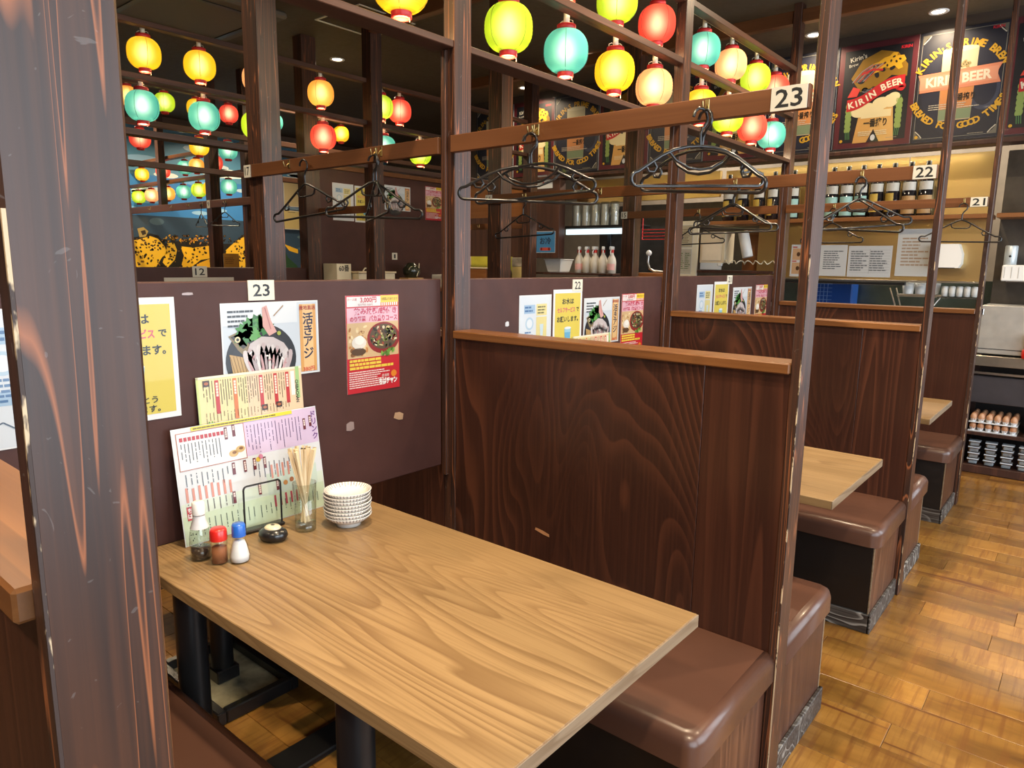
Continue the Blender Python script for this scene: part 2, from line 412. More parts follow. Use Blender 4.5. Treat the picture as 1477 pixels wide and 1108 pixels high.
rail(-1.275, -.056, P, (-.96, -.44), 'brown wooden coat rail with hooks starting at the small plaque 16')
rail(-1.275, -.056, 2*P, (-.62,), 'brown wooden coat rail with hooks starting at the small plaque 15')
rail(-7.1, -4.1, 1.80, (-6.35, -5.85, -5.47, -5.2, -4.75), 'long far coat rail with many hooks in front of the leopard mural', 1.915, 1.985)
rail(-3.6, -2.55, 3.53, (-3.1,), 'far brown rail before the wood panelled kitchen wall', 1.745, 1.80)

# lattice beams that carry the lanterns
def lattice(x, y0, y1, z, h, label, d=.085):
    if abs(z-2.127) > .01 and d > .08: d = .05; h = .03
    t = thing('lattice_beam', label, 'beam', (0, 0, 0), 0, 'horizontal lattice beams carrying the lanterns')
    obj('beam', box(x-d, x, y0, y1, z-h, z, .002), W_BEAM, t)
    return t
def lamp_rail(t, x, y0, y1, z): obj('lamp_track', box(x-.012, x+.012, y0, y1, z-.012, z, .002), CREAM, t)
for k in (-1, 0, 1):
    y0 = k*P+PB; y1 = (k+1)*P; nm = {-1: '23', 0: '22', 1: '21'}[k]
    for z, h, lv in ((2.127, .022, 'lowest'), (2.42, .035, 'middle'), (2.705, .035, 'top')):
        t = lattice(-.004, y0, y1, z, h, '%s long lattice beam over the low partition with plaque %s' % (lv, nm))
        if lv != 'lowest': lamp_rail(t, -.085, y0, y1, z+.010)
XD = -2.5
for (a, b_, nm) in ((-1.5, 1.66, 'left of the post behind rail 17'), (1.76, 3.5, 'right of the post behind rail 17')):
    for z, lv in ((2.127, 'lowest'), (2.42, 'middle'), (2.705, 'top')):
        t = lattice(XD, a, b_, z, .035, '%s lattice beam across the second aisle, %s' % (lv, nm))
        if lv != 'lowest': lamp_rail(t, XD-.085, a, b_, z+.010)
for z, lv in ((2.127, 'lowest'), (2.42, 'middle'), (2.705, 'top')):
    t = lattice(-3.82, -1.0, 4.0, z, .04, '%s lattice beam of the far row above plaque 12' % lv, .05)
    if lv != 'lowest': lamp_rail(t, -3.885, -1.0, 4.0, z-.004)
for z, lv in ((2.255, 'lower'), (2.50, 'upper')):
    t = thing('lattice_beam', '%s far cross beam with a row of lanterns before the mural' % lv, 'beam', (0, 0, 0), 0, 'horizontal lattice beams carrying the lanterns')
    obj('beam', box(-7.1, -4.1, 1.885, 1.945, z-.035, z, .002), W_RAIL, t); obj('lamp_track', box(-7.1, -4.1, 1.950, 1.974, z-.014, z-.002, .002), CREAM, t)
for (y, x0, x1, lab) in ((2*P, -.0, L-.024, 'ceiling cross beam over the divider with plaque 21'), (2*P, -3.2, -.056, 'ceiling cross beam running on above plaque 15'), (P, -2.4, -.056, 'ceiling cross beam running above plaque 16'), (0, -2.45, -.056, 'ceiling cross beam running above plaque 17')):
    t = obj('ceiling_beam', box(x0, x1, y+.01, y+.07, 2.98, 3.06, .003), W_RAIL); tag(t, lab, 'beam', 'cross beams under the ceiling')

# ------------------------------------------------------------------ benches and tables
def cushion(x0, x1, y0, y1, z0, z1, lip=1):
    """vinyl pad: rolled edge on the front and the aisle end"""
    r = .030; m = MB(); nx = 10; rows = []
    prof = [(0, z0), (0, z0+.012)] + [(r - r*math.cos(a*PI/12), z1-r + r*math.sin(a*PI/12)) for a in range(0, 7)]
    # outline offset rings (front = y0 side, aisle end = x1)
    for (o, z) in prof:
        rows.append([(x0, y0+o, z), (x1-.04-o*.2, y0+o, z), (x1-.012-o*.7, y0+o+.010, z), (x1-o, y0+.04+o*.3, z), (x1-o, y1, z), (x0, y1, z)])
    v = [p for rw in rows for p in rw]; f = []
    for j in range(len(rows)-1):
        for i in range(6): f.append((j*6+i, j*6+(i+1) % 6, (j+1)*6+(i+1) % 6, (j+1)*6+i))
    m.add(v, f, 0, None, True); n = len(rows)
    top = [(p[0], p[1], p[2]) for p in rows[-1]]
    cx = (x0+x1)/2; cy = (y0+y1)/2
    m.add(top, [(0,1,2,3,4,5)], 0); m.add(rows[0], [(5,4,3,2,1,0)], 0)
    return m
KICK = wood('scuffed_kickboard', (.02,.014,.012), (.04,.028,.022), (.42,.40,.36), 'x', 12, 7, .3, .5, 0, .25, .72, .1)
def bench(y_back, sgn, label):
    """sgn -1: seat lies on the -y side of the divider plane y_back"""
    t = thing('booth_bench', label, 'bench', (0, y_back, 0), 0 , 'brown vinyl benches of the booths')
    d = .455
    c = cushion(.005, 1.157, 0, d, .355, .43)
    b1 = box(.005, 1.138, .022, d, .0, .355, .002); fr = box(.005, 1.132, .014, .022, .08, .352, .001)
    k1 = box(.005, 1.146, .006, .022, 0, .078, .002); k2 = box(1.138, 1.150, .006, d-.004, 0, .078, .002); st = box(1.134, 1.139, .013, .022, .078, .352, .0005)
    for mb_ in (c, b1, fr, k1, k2, st):
        if sgn < 0: mb_.xf(Matrix.Translation((0, -d, 0)))
        else:
            mb_.xf(Matrix.Translation((0, d, 0)) @ Matrix.Scale(-1, 4, (0, 1, 0))); mb_.f = [f[::-1] for f in mb_.f]
    obj('seat_cushion', c, VINYL, t); obj('base', b1, BENCH_W, t); obj('front_panel', fr, BENCH_F, t)
    obj('kickboard', k1, KICK, t); obj('kickboard', k2, KICK, t); obj('corner_strip', st, W_EDGE, t)
    return t
bench(-P+PB, 1, 'brown vinyl bench behind the tall scratched post at the set table')
bench(0, -1, 'brown vinyl bench against the large divider at the set table')
bench(PB, 1, 'brown vinyl bench on the back of the divider with plaque 23')
bench(P, -1, 'brown vinyl bench at the second table, against the divider below plaque 22')
bench(P+PB, 1, 'brown vinyl bench on the back of the divider with plaque 22')
bench(2*P, -1, 'brown vinyl bench at the third table, against the divider below plaque 21')
def table(k, label):
    y0 = -1.0846+k*P; y1 = -.4366+k*P
    t = thing('dining_table', label, 'table', (0, 0, 0), 0, 'wood-topped booth tables')
    top = obj('tabletop', box(-.05, 1.130, y0, y1, ZT-.028, ZT, .0015), W_TABLE, t)
    obj('edge_band', box(1.130, 1.1325, y0, y1, ZT-.028, ZT-.0005, .0008), W_EDGE, top)
    ym = (y0+y1)/2
    for x in (.075, .72):
        obj('leg', MB().cyl(x, ym-.24, .02, ZT-.028, .036, 24), BLACKM, t)
        obj('foot', MB().box(x-.05, x+.05, ym-.28, ym+.24, 0, .02, .004), BLACKM, t)
        obj('mounting_plate', box(x-.1, x+.1, ym-.30, ym-.16, ZT-.034, ZT-.028, .001), BLACKM, t)
    obj('apron', box(.0, 1.02, y1-.05, y1-.03, ZT-.075, ZT-.028, .002), BENCH_W, t)
    return t
t = thing('booth_bench', 'bench beyond the partition of plaque 23, backing onto the seventeen rail', 'bench', (0, 0, 0), 0, 'brown vinyl benches of the booths')
obj('seat_cushion', box(-1.25, -.09, -.455, -.002, .355, .43, .02), VINYL, t); obj('base', box(-1.23, -.09, -.435, -.002, 0, .355, .002), BENCH_W, t)
t = thing('dining_table', 'table beyond the partition of plaque 23, hidden but for its foot plate', 'table', (0, 0, 0), 0, 'wood-topped booth tables')
obj('tabletop', box(-1.22, -.09, -1.0846, -.4366, ZT-.028, ZT, .0015), W_TABLE, t); obj('leg', MB().cyl(-.46, -.66, .03, ZT-.028, .036, 24), BLACKM, t)
for q in ((-.66, -.23, -.80, -.77), (-.66, -.23, -.545, -.515), (-.66, -.63, -.77, -.545), (-.26, -.23, -.77, -.545)): obj('foot_frame', box(*q, 0, .045, .004), BLACK, t)
obj('foot_plate', box(-.63, -.26, -.77, -.545, .0, .014), plain('speckled_beige', (.34,.31,.20), .22, coat=.5, var=.5), t); obj('leg_sleeve', box(-.50, -.42, -.70, -.62, .014, .06, .004), BLACK, t)
t = thing('booth_divider', 'low dark divider beyond the partitions, under the rail with plaque 17', 'divider', (0, 0, 0), 0, 'plywood dividers between the booths')
obj('panel', box(-1.16, -.056, .002, .05, 0, 1.163, .001), W_PANEL_B, t); obj('cap_rail', box(-1.16, -.056, -.012, .06, 1.163, 1.190, .003), W_CAP, t)
table(0, 'oak-topped booth table set with condiments, plates and menus')
table(1, 'oak-topped booth table below the partition with plaque 22')
table(2, 'oak-topped booth table below the partition with plaque 21')
# ------------------------------------------------------------------ paper lanterns
def lantern_mat(name, col, hot):
    m, nt, b = mat(name); nt.nodes.remove(b); out = nt.nodes['Material Output']
    e = nd(nt, 'ShaderNodeEmission'); e.inputs[0].default_value = (*col, 1); e.inputs[1].default_value = LANTERN_E
    tc = nt.nodes.new('ShaderNodeTexCoord'); sp = nt.nodes.new('ShaderNodeSeparateXYZ'); nt.links.new(tc.outputs['Object'], sp.inputs[0])
    rib = math_(nt, 'FRACT', math_(nt, 'MULTIPLY', sp.outputs[2], 165.0))
    cr = ramp(nt, rib, [(0, tuple(c*.72 for c in col)), (.3, col), (1, col)]); nt.links.new(cr, e.inputs[0])
    r = nd(nt, 'ShaderNodeBsdfRefraction'); r.inputs['Color'].default_value = (*hot, 1); r.inputs['Roughness'].default_value = .95; r.inputs['IOR'].default_value = 1.42
    d = nd(nt, 'ShaderNodeBsdfDiffuse'); d.inputs[0].default_value = (*col, 1)
    m1 = nd(nt, 'ShaderNodeMixShader'); m1.inputs[0].default_value = .34
    a1 = nd(nt, 'ShaderNodeAddShader'); nt.links.new(e.outputs[0], a1.inputs[0]); nt.links.new(d.outputs[0], a1.inputs[1])
    nt.links.new(a1.outputs[0], m1.inputs[1]); nt.links.new(r.outputs[0], m1.inputs[2]); nt.links.new(m1.outputs[0], out.inputs[0])
    return m
def emit(name, col, s, sample=True):
    m, nt, b = mat(name); nt.nodes.remove(b); e = nd(nt, 'ShaderNodeEmission'); e.inputs[0].default_value = (*col, 1); e.inputs[1].default_value = s
    nt.links.new(e.outputs[0], nt.nodes['Material Output'].inputs[0])
    if not sample: m.cycles.emission_sampling = 'NONE'
    return m
LANTERN_E = 0.52
BULB = emit('lantern_bulb_glow', (1, .90, .62), 4.4, False)
LCOL = {'lime green': ((.50,.64,.03), (.85,1,.45)), 'teal': ((.10,.43,.34), (.65,1,.9)), 'yellow': ((.86,.54,.02), (1,.92,.4)),
        'peach': ((.85,.44,.19), (1,.85,.6)), 'red': ((.72,.075,.048), (1,.6,.45)), 'orange': ((.86,.42,.07), (1,.85,.4))}
LP = {}
def lantern_proto(col):
    if col in LP: return LP[col]
    m = lantern_mat('lantern_paper_' + col.replace(' ', '_'), *LCOL[col])
    prof = []; N = 26; H = .082; R = .0885
    for i in range(N+1):
        t = -1 + 2*i/N; z = H*t; r = .031 + (R-.031)*(1-abs(t)**2.5)**.62
        prof.append((r - (.0007 if i % 2 else 0), z))
    shade = MB().lathe(prof, 28, mi=0, cap0=False, cap1=False).mesh('shade', m)
    seam = MB()
    for q in range(4):
        a0 = q*PI/2 + .5; pts = []
        for i in range(0, N+1, 2):
            r, z = prof[i]; pts.append((r*1.006*math.cos(a0), r*1.006*math.sin(a0), z))
        seam.tube(pts, .0013, 4)
    sm = plain('lantern_seam_' + col.replace(' ', '_'), tuple(c*.45 for c in LCOL[col][0]), .6)
    sb = sm.node_tree.nodes['Principled BSDF']; sb.inputs['Emission Color'].default_value = (*[c*.5 for c in LCOL[col][0]], 1); sb.inputs['Emission Strength'].default_value = .35
    top = MB().lathe([(.030, .076), (.0385, .0765), (.0385, .098), (.035, .100), (.024, .100), (.024, .078)], 24, cap0=False, cap1=False)
    bot = MB().lathe([(.033, -.079), (.033, -.098), (.030, -.100), (.022, -.100), (.022, -.080)], 24, cap0=False, cap1=False)
    soc = MB().lathe([(.006, .104), (.012, .108), (.0125, .148), (.009, .150)], 16)
    wire = MB().tube([(-.030, 0, .099), (-.030, 0, .112), (-.018, 0, .118), (-.006, 0, .112)], .0011, 5).tube([(.030, 0, .099), (.028, 0, .112), (.016, 0, .117), (.006, 0, .110)], .0011, 5).tube([(0, 0, .05), (0, 0, .106)], .0035, 6)
    bulb = MB().lathe([(.001, -.034), (.018, -.028), (.027, -.012), (.027, .006), (.018, .024), (.010, .045), (.008, .05)], 12)
    tas = MB().tube([(.03, 0, -.098), (.031, 0, -.108), (.031, 0, -.113)], .0015, 5)
    LP[col] = (shade, seam.mesh('seam', sm), top.mesh('top_ring', REDCAP), bot.mesh('bottom_ring', REDCAP), soc.mesh('socket', CREAM), wire.mesh('wire', CREAM), bulb.mesh('bulb', BULB), tas.mesh('tassel_pin', CREAM))
    return LP[col]
def lantern(col, x, y, z, label, s=1.0, far=False, group='round paper lanterns'):
    me = lantern_proto(col); t = thing('paper_lantern', label, 'lantern', (x, y, z), random.uniform(0, 1.5), group); t.scale = (s, s, s)
    names = ('shade', 'seam', 'top_ring', 'bottom_ring', 'socket', 'wire', 'bulb', 'tassel_pin')
    for i, nme in enumerate(names):
        if far and nme in ('wire', 'tassel_pin'): continue
        link(nme, me[i], t)
    if not far:   # light that spills from the open bottom ring
        l = bpy.data.lights.new('lantern_light', 'POINT'); l.energy = 1.5; l.shadow_soft_size = .03; l.color = tuple(.35*a+.65*b for a, b in zip(LCOL[col][1], (1, .62, .25))); link('lantern_light', l, t, (0, 0, -.122))
    return t
LX = -.085; Z_LO = 2.268; Z_UP = 2.553
def row(cols, ys, z, where, end, x=LX, s=1.0, far=False):
    for i, (c, y) in enumerate(zip(cols, ys)):
        if c: lantern(c, x, y, z, '%s lantern, %s in %s from %s' % (c, ORD[i], where, end), s, far)
row(['peach', 'yellow'], [-.56, -.15], Z_LO, 'the lower row over partition twenty-three', 'its near post')
row(['lime green', 'teal', 'yellow', 'peach'], [.367, .727, 1.099, 1.459], Z_LO, 'the lower row over partition twenty-two', 'its near post')
row(['teal', 'orange', 'lime green', 'red'], [.367, .727, 1.099, 1.459], Z_UP, 'the upper row over partition twenty-two', 'its near post')
row(['yellow', 'lime green', 'red', 'teal'], [1.97, 2.33, 2.70, 3.03], Z_LO, 'the lower row over partition twenty-one', 'its near post')
row(['teal', 'peach', 'lime green', 'red'], [1.97, 2.33, 2.70, 3.03], Z_UP, 'the upper row over partition twenty-one', 'its near post')
XL = XD - .085
row(['yellow', 'yellow', 'peach', 'orange', 'lime green', 'red'], [.16, .48, .85, 1.33, 1.88, 2.03][:4] + [1.86, 2.04], Z_UP, 'the upper second-aisle row', 'the mural side', XL)
row(['teal', 'teal', 'lime green', 'red', 'teal', 'lime green'], [.13, .49, .83, 1.34, 1.88, 2.25], Z_LO, 'the lower second-aisle row', 'the mural side', XL)
def far_l(items, where, s, zc, x_at=None, y_at=None):
    for i, (c, x, y) in enumerate(items):
        k = (C_LOC.x-x_at)/(C_LOC.x-x) if x_at is not None else (y_at-C_LOC.y)/(y-C_LOC.y)
        lantern(c, C_LOC.x+(x-C_LOC.x)*k, C_LOC.y+(y-C_LOC.y)*k, zc, '%s small distant lantern, %s in the %s' % (c, ORD[i], where), s, True)
far_l([('orange', -5.0, 1.06), ('lime green', -4.92, 1.34), ('yellow', -5.17, 1.76), ('red', -5.18, 2.09), ('teal', -5.08, 2.53), ('lime green', -5.41, 3.34), ('yellow', -5.72, 3.85)], 'upper row above plaque twelve', .82, 2.578, x_at=-3.885)
far_l([('red', -5.3, 1.27), ('yellow', -5.30, 1.83), ('teal', -5.14, 2.04), ('yellow', -4.04, 2.93)], 'lower row above plaque twelve', .82, 2.293, x_at=-3.885)
far_l([('yellow', -7.6, 2.25), ('red', -7.25, 2.35), ('teal', -7.20, 2.60), ('orange', -6.80, 2.55), ('red', -6.50, 2.62)], 'upper cross row before the mural', .84, 2.371, y_at=1.962)
far_l([('lime green', -7.95, 2.34), ('peach', -7.60, 2.35), ('orange', -7.27, 2.40), ('teal', -6.92, 2.43), ('lime green', -6.59, 2.45), ('yellow', -6.25, 2.42), ('teal', -5.65, 2.31)], 'lower cross row before the mural', .84, 2.126, y_at=1.962)

# ------------------------------------------------------------------ ceiling downlights
LENS = emit('downlight_lens', (1, .80, .55), 9.0, False)
def downlight(x, y, label, power=24, lamp=True):
    t = thing('downlight', label, 'downlight', (x, y, CZ), 0, 'recessed ceiling downlights')
    obj('rim', MB().lathe([(.040, -.002), (.055, -.008), (.062, -.003), (.062, -.0005)], 28, cap0=False, cap1=False), WHITE, t)
    obj('lens', MB().lathe([(.0005, -.001), (.042, -.0015)], 28, cap0=False, cap1=False), LENS, t)
    if lamp:
        l = bpy.data.lights.new('downlight_lamp', 'AREA'); l.shape = 'DISK'; l.size = .10; l.energy = power; l.color = (1, .78, .52); l.spread = 2.6
        o = link('downlight_lamp', l, t, (0, 0, -.012))
DL = [(-3.50, 2.16, 'white downlight in the ceiling above the post carrying plaque 17'), (.645, 3.90, 'downlight in front of the large beer posters'), (-2.84, 3.86, 'downlight in front of the wood panelled kitchen corner'),
      (-1.74, 3.34, 'downlight behind the teal lantern over partition twenty-two'), (-.15, 3.90, 'downlight before the beer poster next to the tall end post'), (1.95, -1.1, 'added unseen aisle downlight near the street windows'),  # from the aisle ones on: downlights added to warm the room
      (1.95, 1.3, 'added unseen aisle downlight over the floor beside the second bench'), (.55, -.76, 'added unseen downlight over the set booth table'), (.55, .83, 'added unseen downlight over the second booth table'), (.55, 2.42, 'added unseen downlight over the third booth table'),
      (-1.75, -1.0, 'added unseen downlight in the second aisle by the near wall'), (-5.0, .2, 'added downlight before the leopard mural'), (-5.6, 3.4, 'added downlight in the far corner by the mural'), (1.2, -2.6, 'added unseen downlight by the near wall at the aisle'), (-.3, -2.5, 'added unseen downlight by the near wall over the booths')]
DL += [(-6.3, 1.4, 'added downlight to brighten the leopard mural near the far rail'), (-6.3, 3.0, 'added downlight to brighten the leopard mural by the blue poster')]  # two more lamps, added only to brighten the mural
for d_ in DL: downlight(*d_, power=7 if d_[1] > 3.2 else 24)

# ------------------------------------------------------------------ clothes hangers
def hanger_meshes(arched):
    r = .0046; D = .100 if arched else .125
    def arc(cx, cz, rad, a0, a1, n): return [(cx+rad*math.cos(math.radians(a0+(a1-a0)*i/n)), 0, cz+rad*math.sin(math.radians(a0+(a1-a0)*i/n))) for i in range(n+1)]
    if arched: half = [(0, 0, 0), (.04, 0, -.002), (.08, 0, -.010), (.12, 0, -.026), (.16, 0, -.048), (.188, 0, -.064)] + arc(.190, -D+.018, .018, 60, -90, 6)
    else: half = [(0, 0, 0), (.02, 0, -.006), (.06, 0, -.028), (.10, 0, -.052), (.14, 0, -.075), (.175, 0, -.094)] + arc(.188, -D+.016, .016, 70, -90, 6)
    out = [(-x, y, z) for (x, y, z) in half[::-1]] + half[1:]
    f = MB().tube(out, r, 7, closed=True)
    if arched: b = MB().tube([(-.095, 0, -.016), (-.075, 0, -.036), (-.035, 0, -.054), (0, 0, -.058), (.035, 0, -.054), (.075, 0, -.036), (.095, 0, -.016)], r*.85, 6)
    else: b = MB().tube([(-.050, 0, -.024), (-.042, 0, -.044), (-.03, 0, -.048), (.03, 0, -.048), (.042, 0, -.044), (.050, 0, -.024)], r*.8, 6)
    ns = []; q = .145 if arched else .118; zq = -.040 if arched else -.062
    for s in (-1, 1): ns.append(MB().tube([(s*(q-.004), 0, zq), (s*(q-.012), 0, zq-.013), (s*(q-.004), 0, zq-.025), (s*(q+.012), 0, zq-.024), (s*(q+.020), 0, zq-.010)], r*.8, 6).mesh('strap_notch', BLACK))
    h = MB().tube([(0, 0, -.002), (0, 0, .030), (.006, 0, .044)] + [(.022*math.cos(math.radians(a)), 0, .070+.024*math.sin(math.radians(a))) for a in (-60, -30, 0, 35, 70, 105, 140, 175)], r*.85, 6)
    return f.mesh('frame', BLACK), b.mesh('inner_bar', BLACK), ns[0], ns[1], h.mesh('hook', BLACK)
HM = (hanger_meshes(False), hanger_meshes(True))
def hanger(x, y, z, deg, label, s=1.0, tilt=0.0, arched=0):
    """z is the height of the hook it hangs on; the crown of the hanger hook rests there"""
    t = thing('clothes_hanger', label, 'hanger', (x, y, z-.0935*s), 0, 'black plastic clothes hangers', rot=(0, math.radians(tilt), math.radians(deg)))
    t.scale = (s, s, s)
    for n_, m_ in zip(('frame', 'inner_bar', 'strap_notch', 'strap_notch', 'hook'), HM[arched]): link(n_, m_, t)
    return t
HY = RAIL_Y - .018; HZ = 1.797
hanger(.345, HY, HZ, 33, 'broad black hanger on the rail with plaque twenty-three, nearer the inner post', 1.0, 2, 1)
hanger(.362, HY-.008, HZ, 12, 'black hanger tucked behind another on the same hook of rail twenty-three', .95, -4, 1)
hanger(.892, HY, HZ, -18, 'black hanger on the rail with plaque twenty-three, towards that plaque', 1.0, 5, 1)
hanger(.892, HY-.008, HZ+.003, 62, 'twisted black hanger sharing the hook nearest plaque twenty-three', .95, -3, 1)
hanger(.31, P+HY, HZ, 14, 'black hanger on rail twenty-two seen over the partition of plaque twenty-one', 1.0, -2)
hanger(.318, P+HY-.008, HZ, 2, 'second black hanger on that hook of rail twenty-two', .92, 3)
hanger(.86, P+HY, HZ, -14, 'black hanger on rail twenty-two before the dark bottles', 1.0, 4)
hanger(.868, P+HY-.008, HZ, 22, 'black hanger behind the one before the dark bottles', .95, -4)
hanger(1.02, 2*P+HY, HZ, 4, 'black hanger on rail twenty-one before the clipboard papers', 1.0, 1)
hanger(.31, 2*P+HY, HZ, -10, 'black hanger on rail twenty-one at its inner hook', 1.0, 0)
hanger(-.79, HY, 1.815, 8, 'black hanger on rail seventeen next to the plaque 17 post', 1.0, -6)
hanger(-.372, HY, HZ, 18, 'black hanger on the middle hooks of rail seventeen', 1.0, 2)
hanger(-.345, HY-.008, HZ, -28, 'black hanger on rail seventeen overlapping its neighbour, turned to the inner post', 1.0, -2)
hanger(-.96, P+HY, HZ, 6, 'black hanger on rail sixteen before the dark kitchen wall', 1.0, -3)
hanger(-.62, 2*P+HY, HZ, 4, 'black hanger on rail fifteen before the shelf of glasses', 1.0, -2)
hanger(-4.75, 1.80+HY, 1.955, 10, 'far black hanger on the long rail before the mural', 1.0, 2)
hanger(-5.2, 1.80+HY, 1.955, -12, 'far black hanger next to the far post before the mural', 1.0, 2)
# ------------------------------------------------------------------ flat print: ink shapes laid on paper
INKS = .64
def hx(h):
    h = h.lstrip('#'); o = []
    for i in (0, 2, 4):
        c = int(h[i:i+2], 16)/255; o.append(INKS*(c/12.92 if c <= .04045 else ((c+.055)/1.055)**2.4))
    return tuple(o)
_tx = {}
def glyphs(s, bold=0.0):
    if (s, bold) in _tx: return _tx[s, bold]
    c = bpy.data.curves.new('t', 'FONT'); c.body = s; c.size = 1.0; c.resolution_u = 2; c.offset = bold; c.fill_mode = 'FRONT'
    o = bpy.data.objects.new('t', c); me = o.to_mesh()
    v = [(p.co.x, p.co.y) for p in me.vertices]; f = [tuple(q.vertices) for q in me.polygons]
    o.to_mesh_clear(); bpy.data.objects.remove(o); bpy.data.curves.remove(c)
    if v:
        x0 = min(p[0] for p in v); x1 = max(p[0] for p in v); y0 = min(p[1] for p in v); y1 = max(p[1] for p in v)
    else: x0 = x1 = y0 = y1 = 0
    _tx[s, bold] = (v, f, x0, x1, y0, y1); return _tx[s, bold]
LAY = .0003
class Pr:
    """ink in the local x-z plane, seen from -y"""
    def __init__(s): s.mb = MB()
    def poly(s, pts, col, l=1):
        a = sum(pts[i-1][0]*pts[i][1]-pts[i][0]*pts[i-1][1] for i in range(len(pts)))
        if a < 0: pts = pts[::-1]
        s.mb.add([(x, -LAY*l, z) for x, z in pts], [tuple(range(len(pts)))], 0, hx(col) if isinstance(col, str) else col); return s
    def rect(s, x0, z0, x1, z1, col, l=1): return s.poly([(x0, z0), (x1, z0), (x1, z1), (x0, z1)], col, l)
    def ell(s, cx, cz, rx, rz, col, l=1, n=24, rot=0, a0=0, a1=360):
        pts = []; r = math.radians(rot); full = (a1-a0) >= 360
        for i in range(n + (0 if full else 1)):
            a = math.radians(a0 + (a1-a0)*i/n); x = rx*math.cos(a); z = rz*math.sin(a); pts.append((cx+x*math.cos(r)-z*math.sin(r), cz+x*math.sin(r)+z*math.cos(r)))
        return s.poly(pts, col, l)
    def frame(s, x0, z0, x1, z1, w, col, l=1):
        s.rect(x0, z0, x1, z0+w, col, l); s.rect(x0, z1-w, x1, z1, col, l); s.rect(x0, z0+w, x0+w, z1-w, col, l); s.rect(x1-w, z0+w, x1, z1-w, col, l); return s
    def line(s, pts, w, col, l=1):
        for (a, b), (c, d) in zip(pts, pts[1:]):
            dx, dz = c-a, d-b; n = math.hypot(dx, dz) or 1; ox, oz = -dz/n*w/2, dx/n*w/2
            s.poly([(a+ox, b+oz), (c+ox, d+oz), (c-ox, d-oz), (a-ox, b-oz)], col, l)
        return s
    def text(s, t, x, z, h, col, l=2, align='c', rot=0, bold=.0, sx=1.0, fit=None):
        """centre height on z; h = em size"""
        v, f, x0, x1, y0, y1 = glyphs(t, bold)
        if not v: return s
        if fit: sx = fit/((x1-x0)*h)
        ox = {'c': (x0+x1)/2, 'l': x0, 'r': x1}[align]; oy = (y0+y1)/2; r = math.radians(rot); cc = hx(col) if isinstance(col, str) else col
        vs = []
        for (a, b) in v:
            a = (a-ox)*h*sx; b = (b-oy)*h; vs.append((x+a*math.cos(r)-b*math.sin(r), -LAY*l, z+a*math.sin(r)+b*math.cos(r)))
        s.mb.add(vs, f, 0, cc); return s
    def vert(s, t, x, z, h, col, l=2, bold=.0, step=1.0):
        for i, ch in enumerate(t): s.text(ch, x, z-i*h*step, h, col, l, bold=bold, rot=-90 if ch == 'ー' else 0)
        return s
    def arc(s, t, cx, cz, r, a0, a1, h, col, l=2, bold=.03, up=True):
        n = len(t)
        for i, ch in enumerate(t):
            a = a0+(a1-a0)*i/max(1, n-1)
            if ch == ' ': continue
            s.text(ch, cx+r*math.cos(math.radians(a)), cz+r*math.sin(math.radians(a)), h, col, l, rot=(a-90) if up else (a+90), bold=bold)
        return s
    def tiny_cols(s, x0, x1, z_top, n, h, col, l=2, ch=.0024, w=.0016, seed=1, gap=.12):
        rg = random.Random(seed)
        for i in range(n):
            x = x0+(x1-x0)*(i+.5)/n; k = max(2, int(h/ch*rg.uniform(.55, 1.0)))
            for j in range(k):
                if rg.random() < gap: continue
                s.rect(x-w/2, z_top-(j+.82)*ch, x+w/2, z_top-j*ch, col, l)
        return s
    def tiny_rows(s, x0, x1, z0, n, pitch, col, l=2, seed=1, h=.5):
        rg = random.Random(seed)
        for i in range(n):
            z = z0-i*pitch; x = x0; e = x0+(x1-x0)*rg.uniform(.55, 1.0)
            while x < e:
                q = min(e, x+pitch*rg.uniform(.8, 2.2)); s.rect(x, z-pitch*h/2, q, z+pitch*h/2, col, l); x = q+pitch*.18
        return s
_pm = {}
def sheet(key, w, h, draw, name, label, cat, loc, rz=0.0, group=None, rx=0.0, ry=0.0, th=.0012, m=None, print_name='print', frame=None):
    """a sheet of paper (top-level) with its print as a part; loc is the middle of the sheet, front face on the local y = 0 plane"""
    if key not in _pm:
        p = Pr(); draw(p, w, h)
        _pm[key] = (MB().box(-w/2, w/2, 0, th, -h/2, h/2).mesh(name, m or PAPER), p.mb.mesh(print_name, ink))
    o = link(name, _pm[key][0], None, loc); o.rotation_mode = 'XYZ'; o.rotation_euler = (rx, ry, rz); tag(o, label, cat, group)
    link(print_name, _pm[key][1], o)
    return o

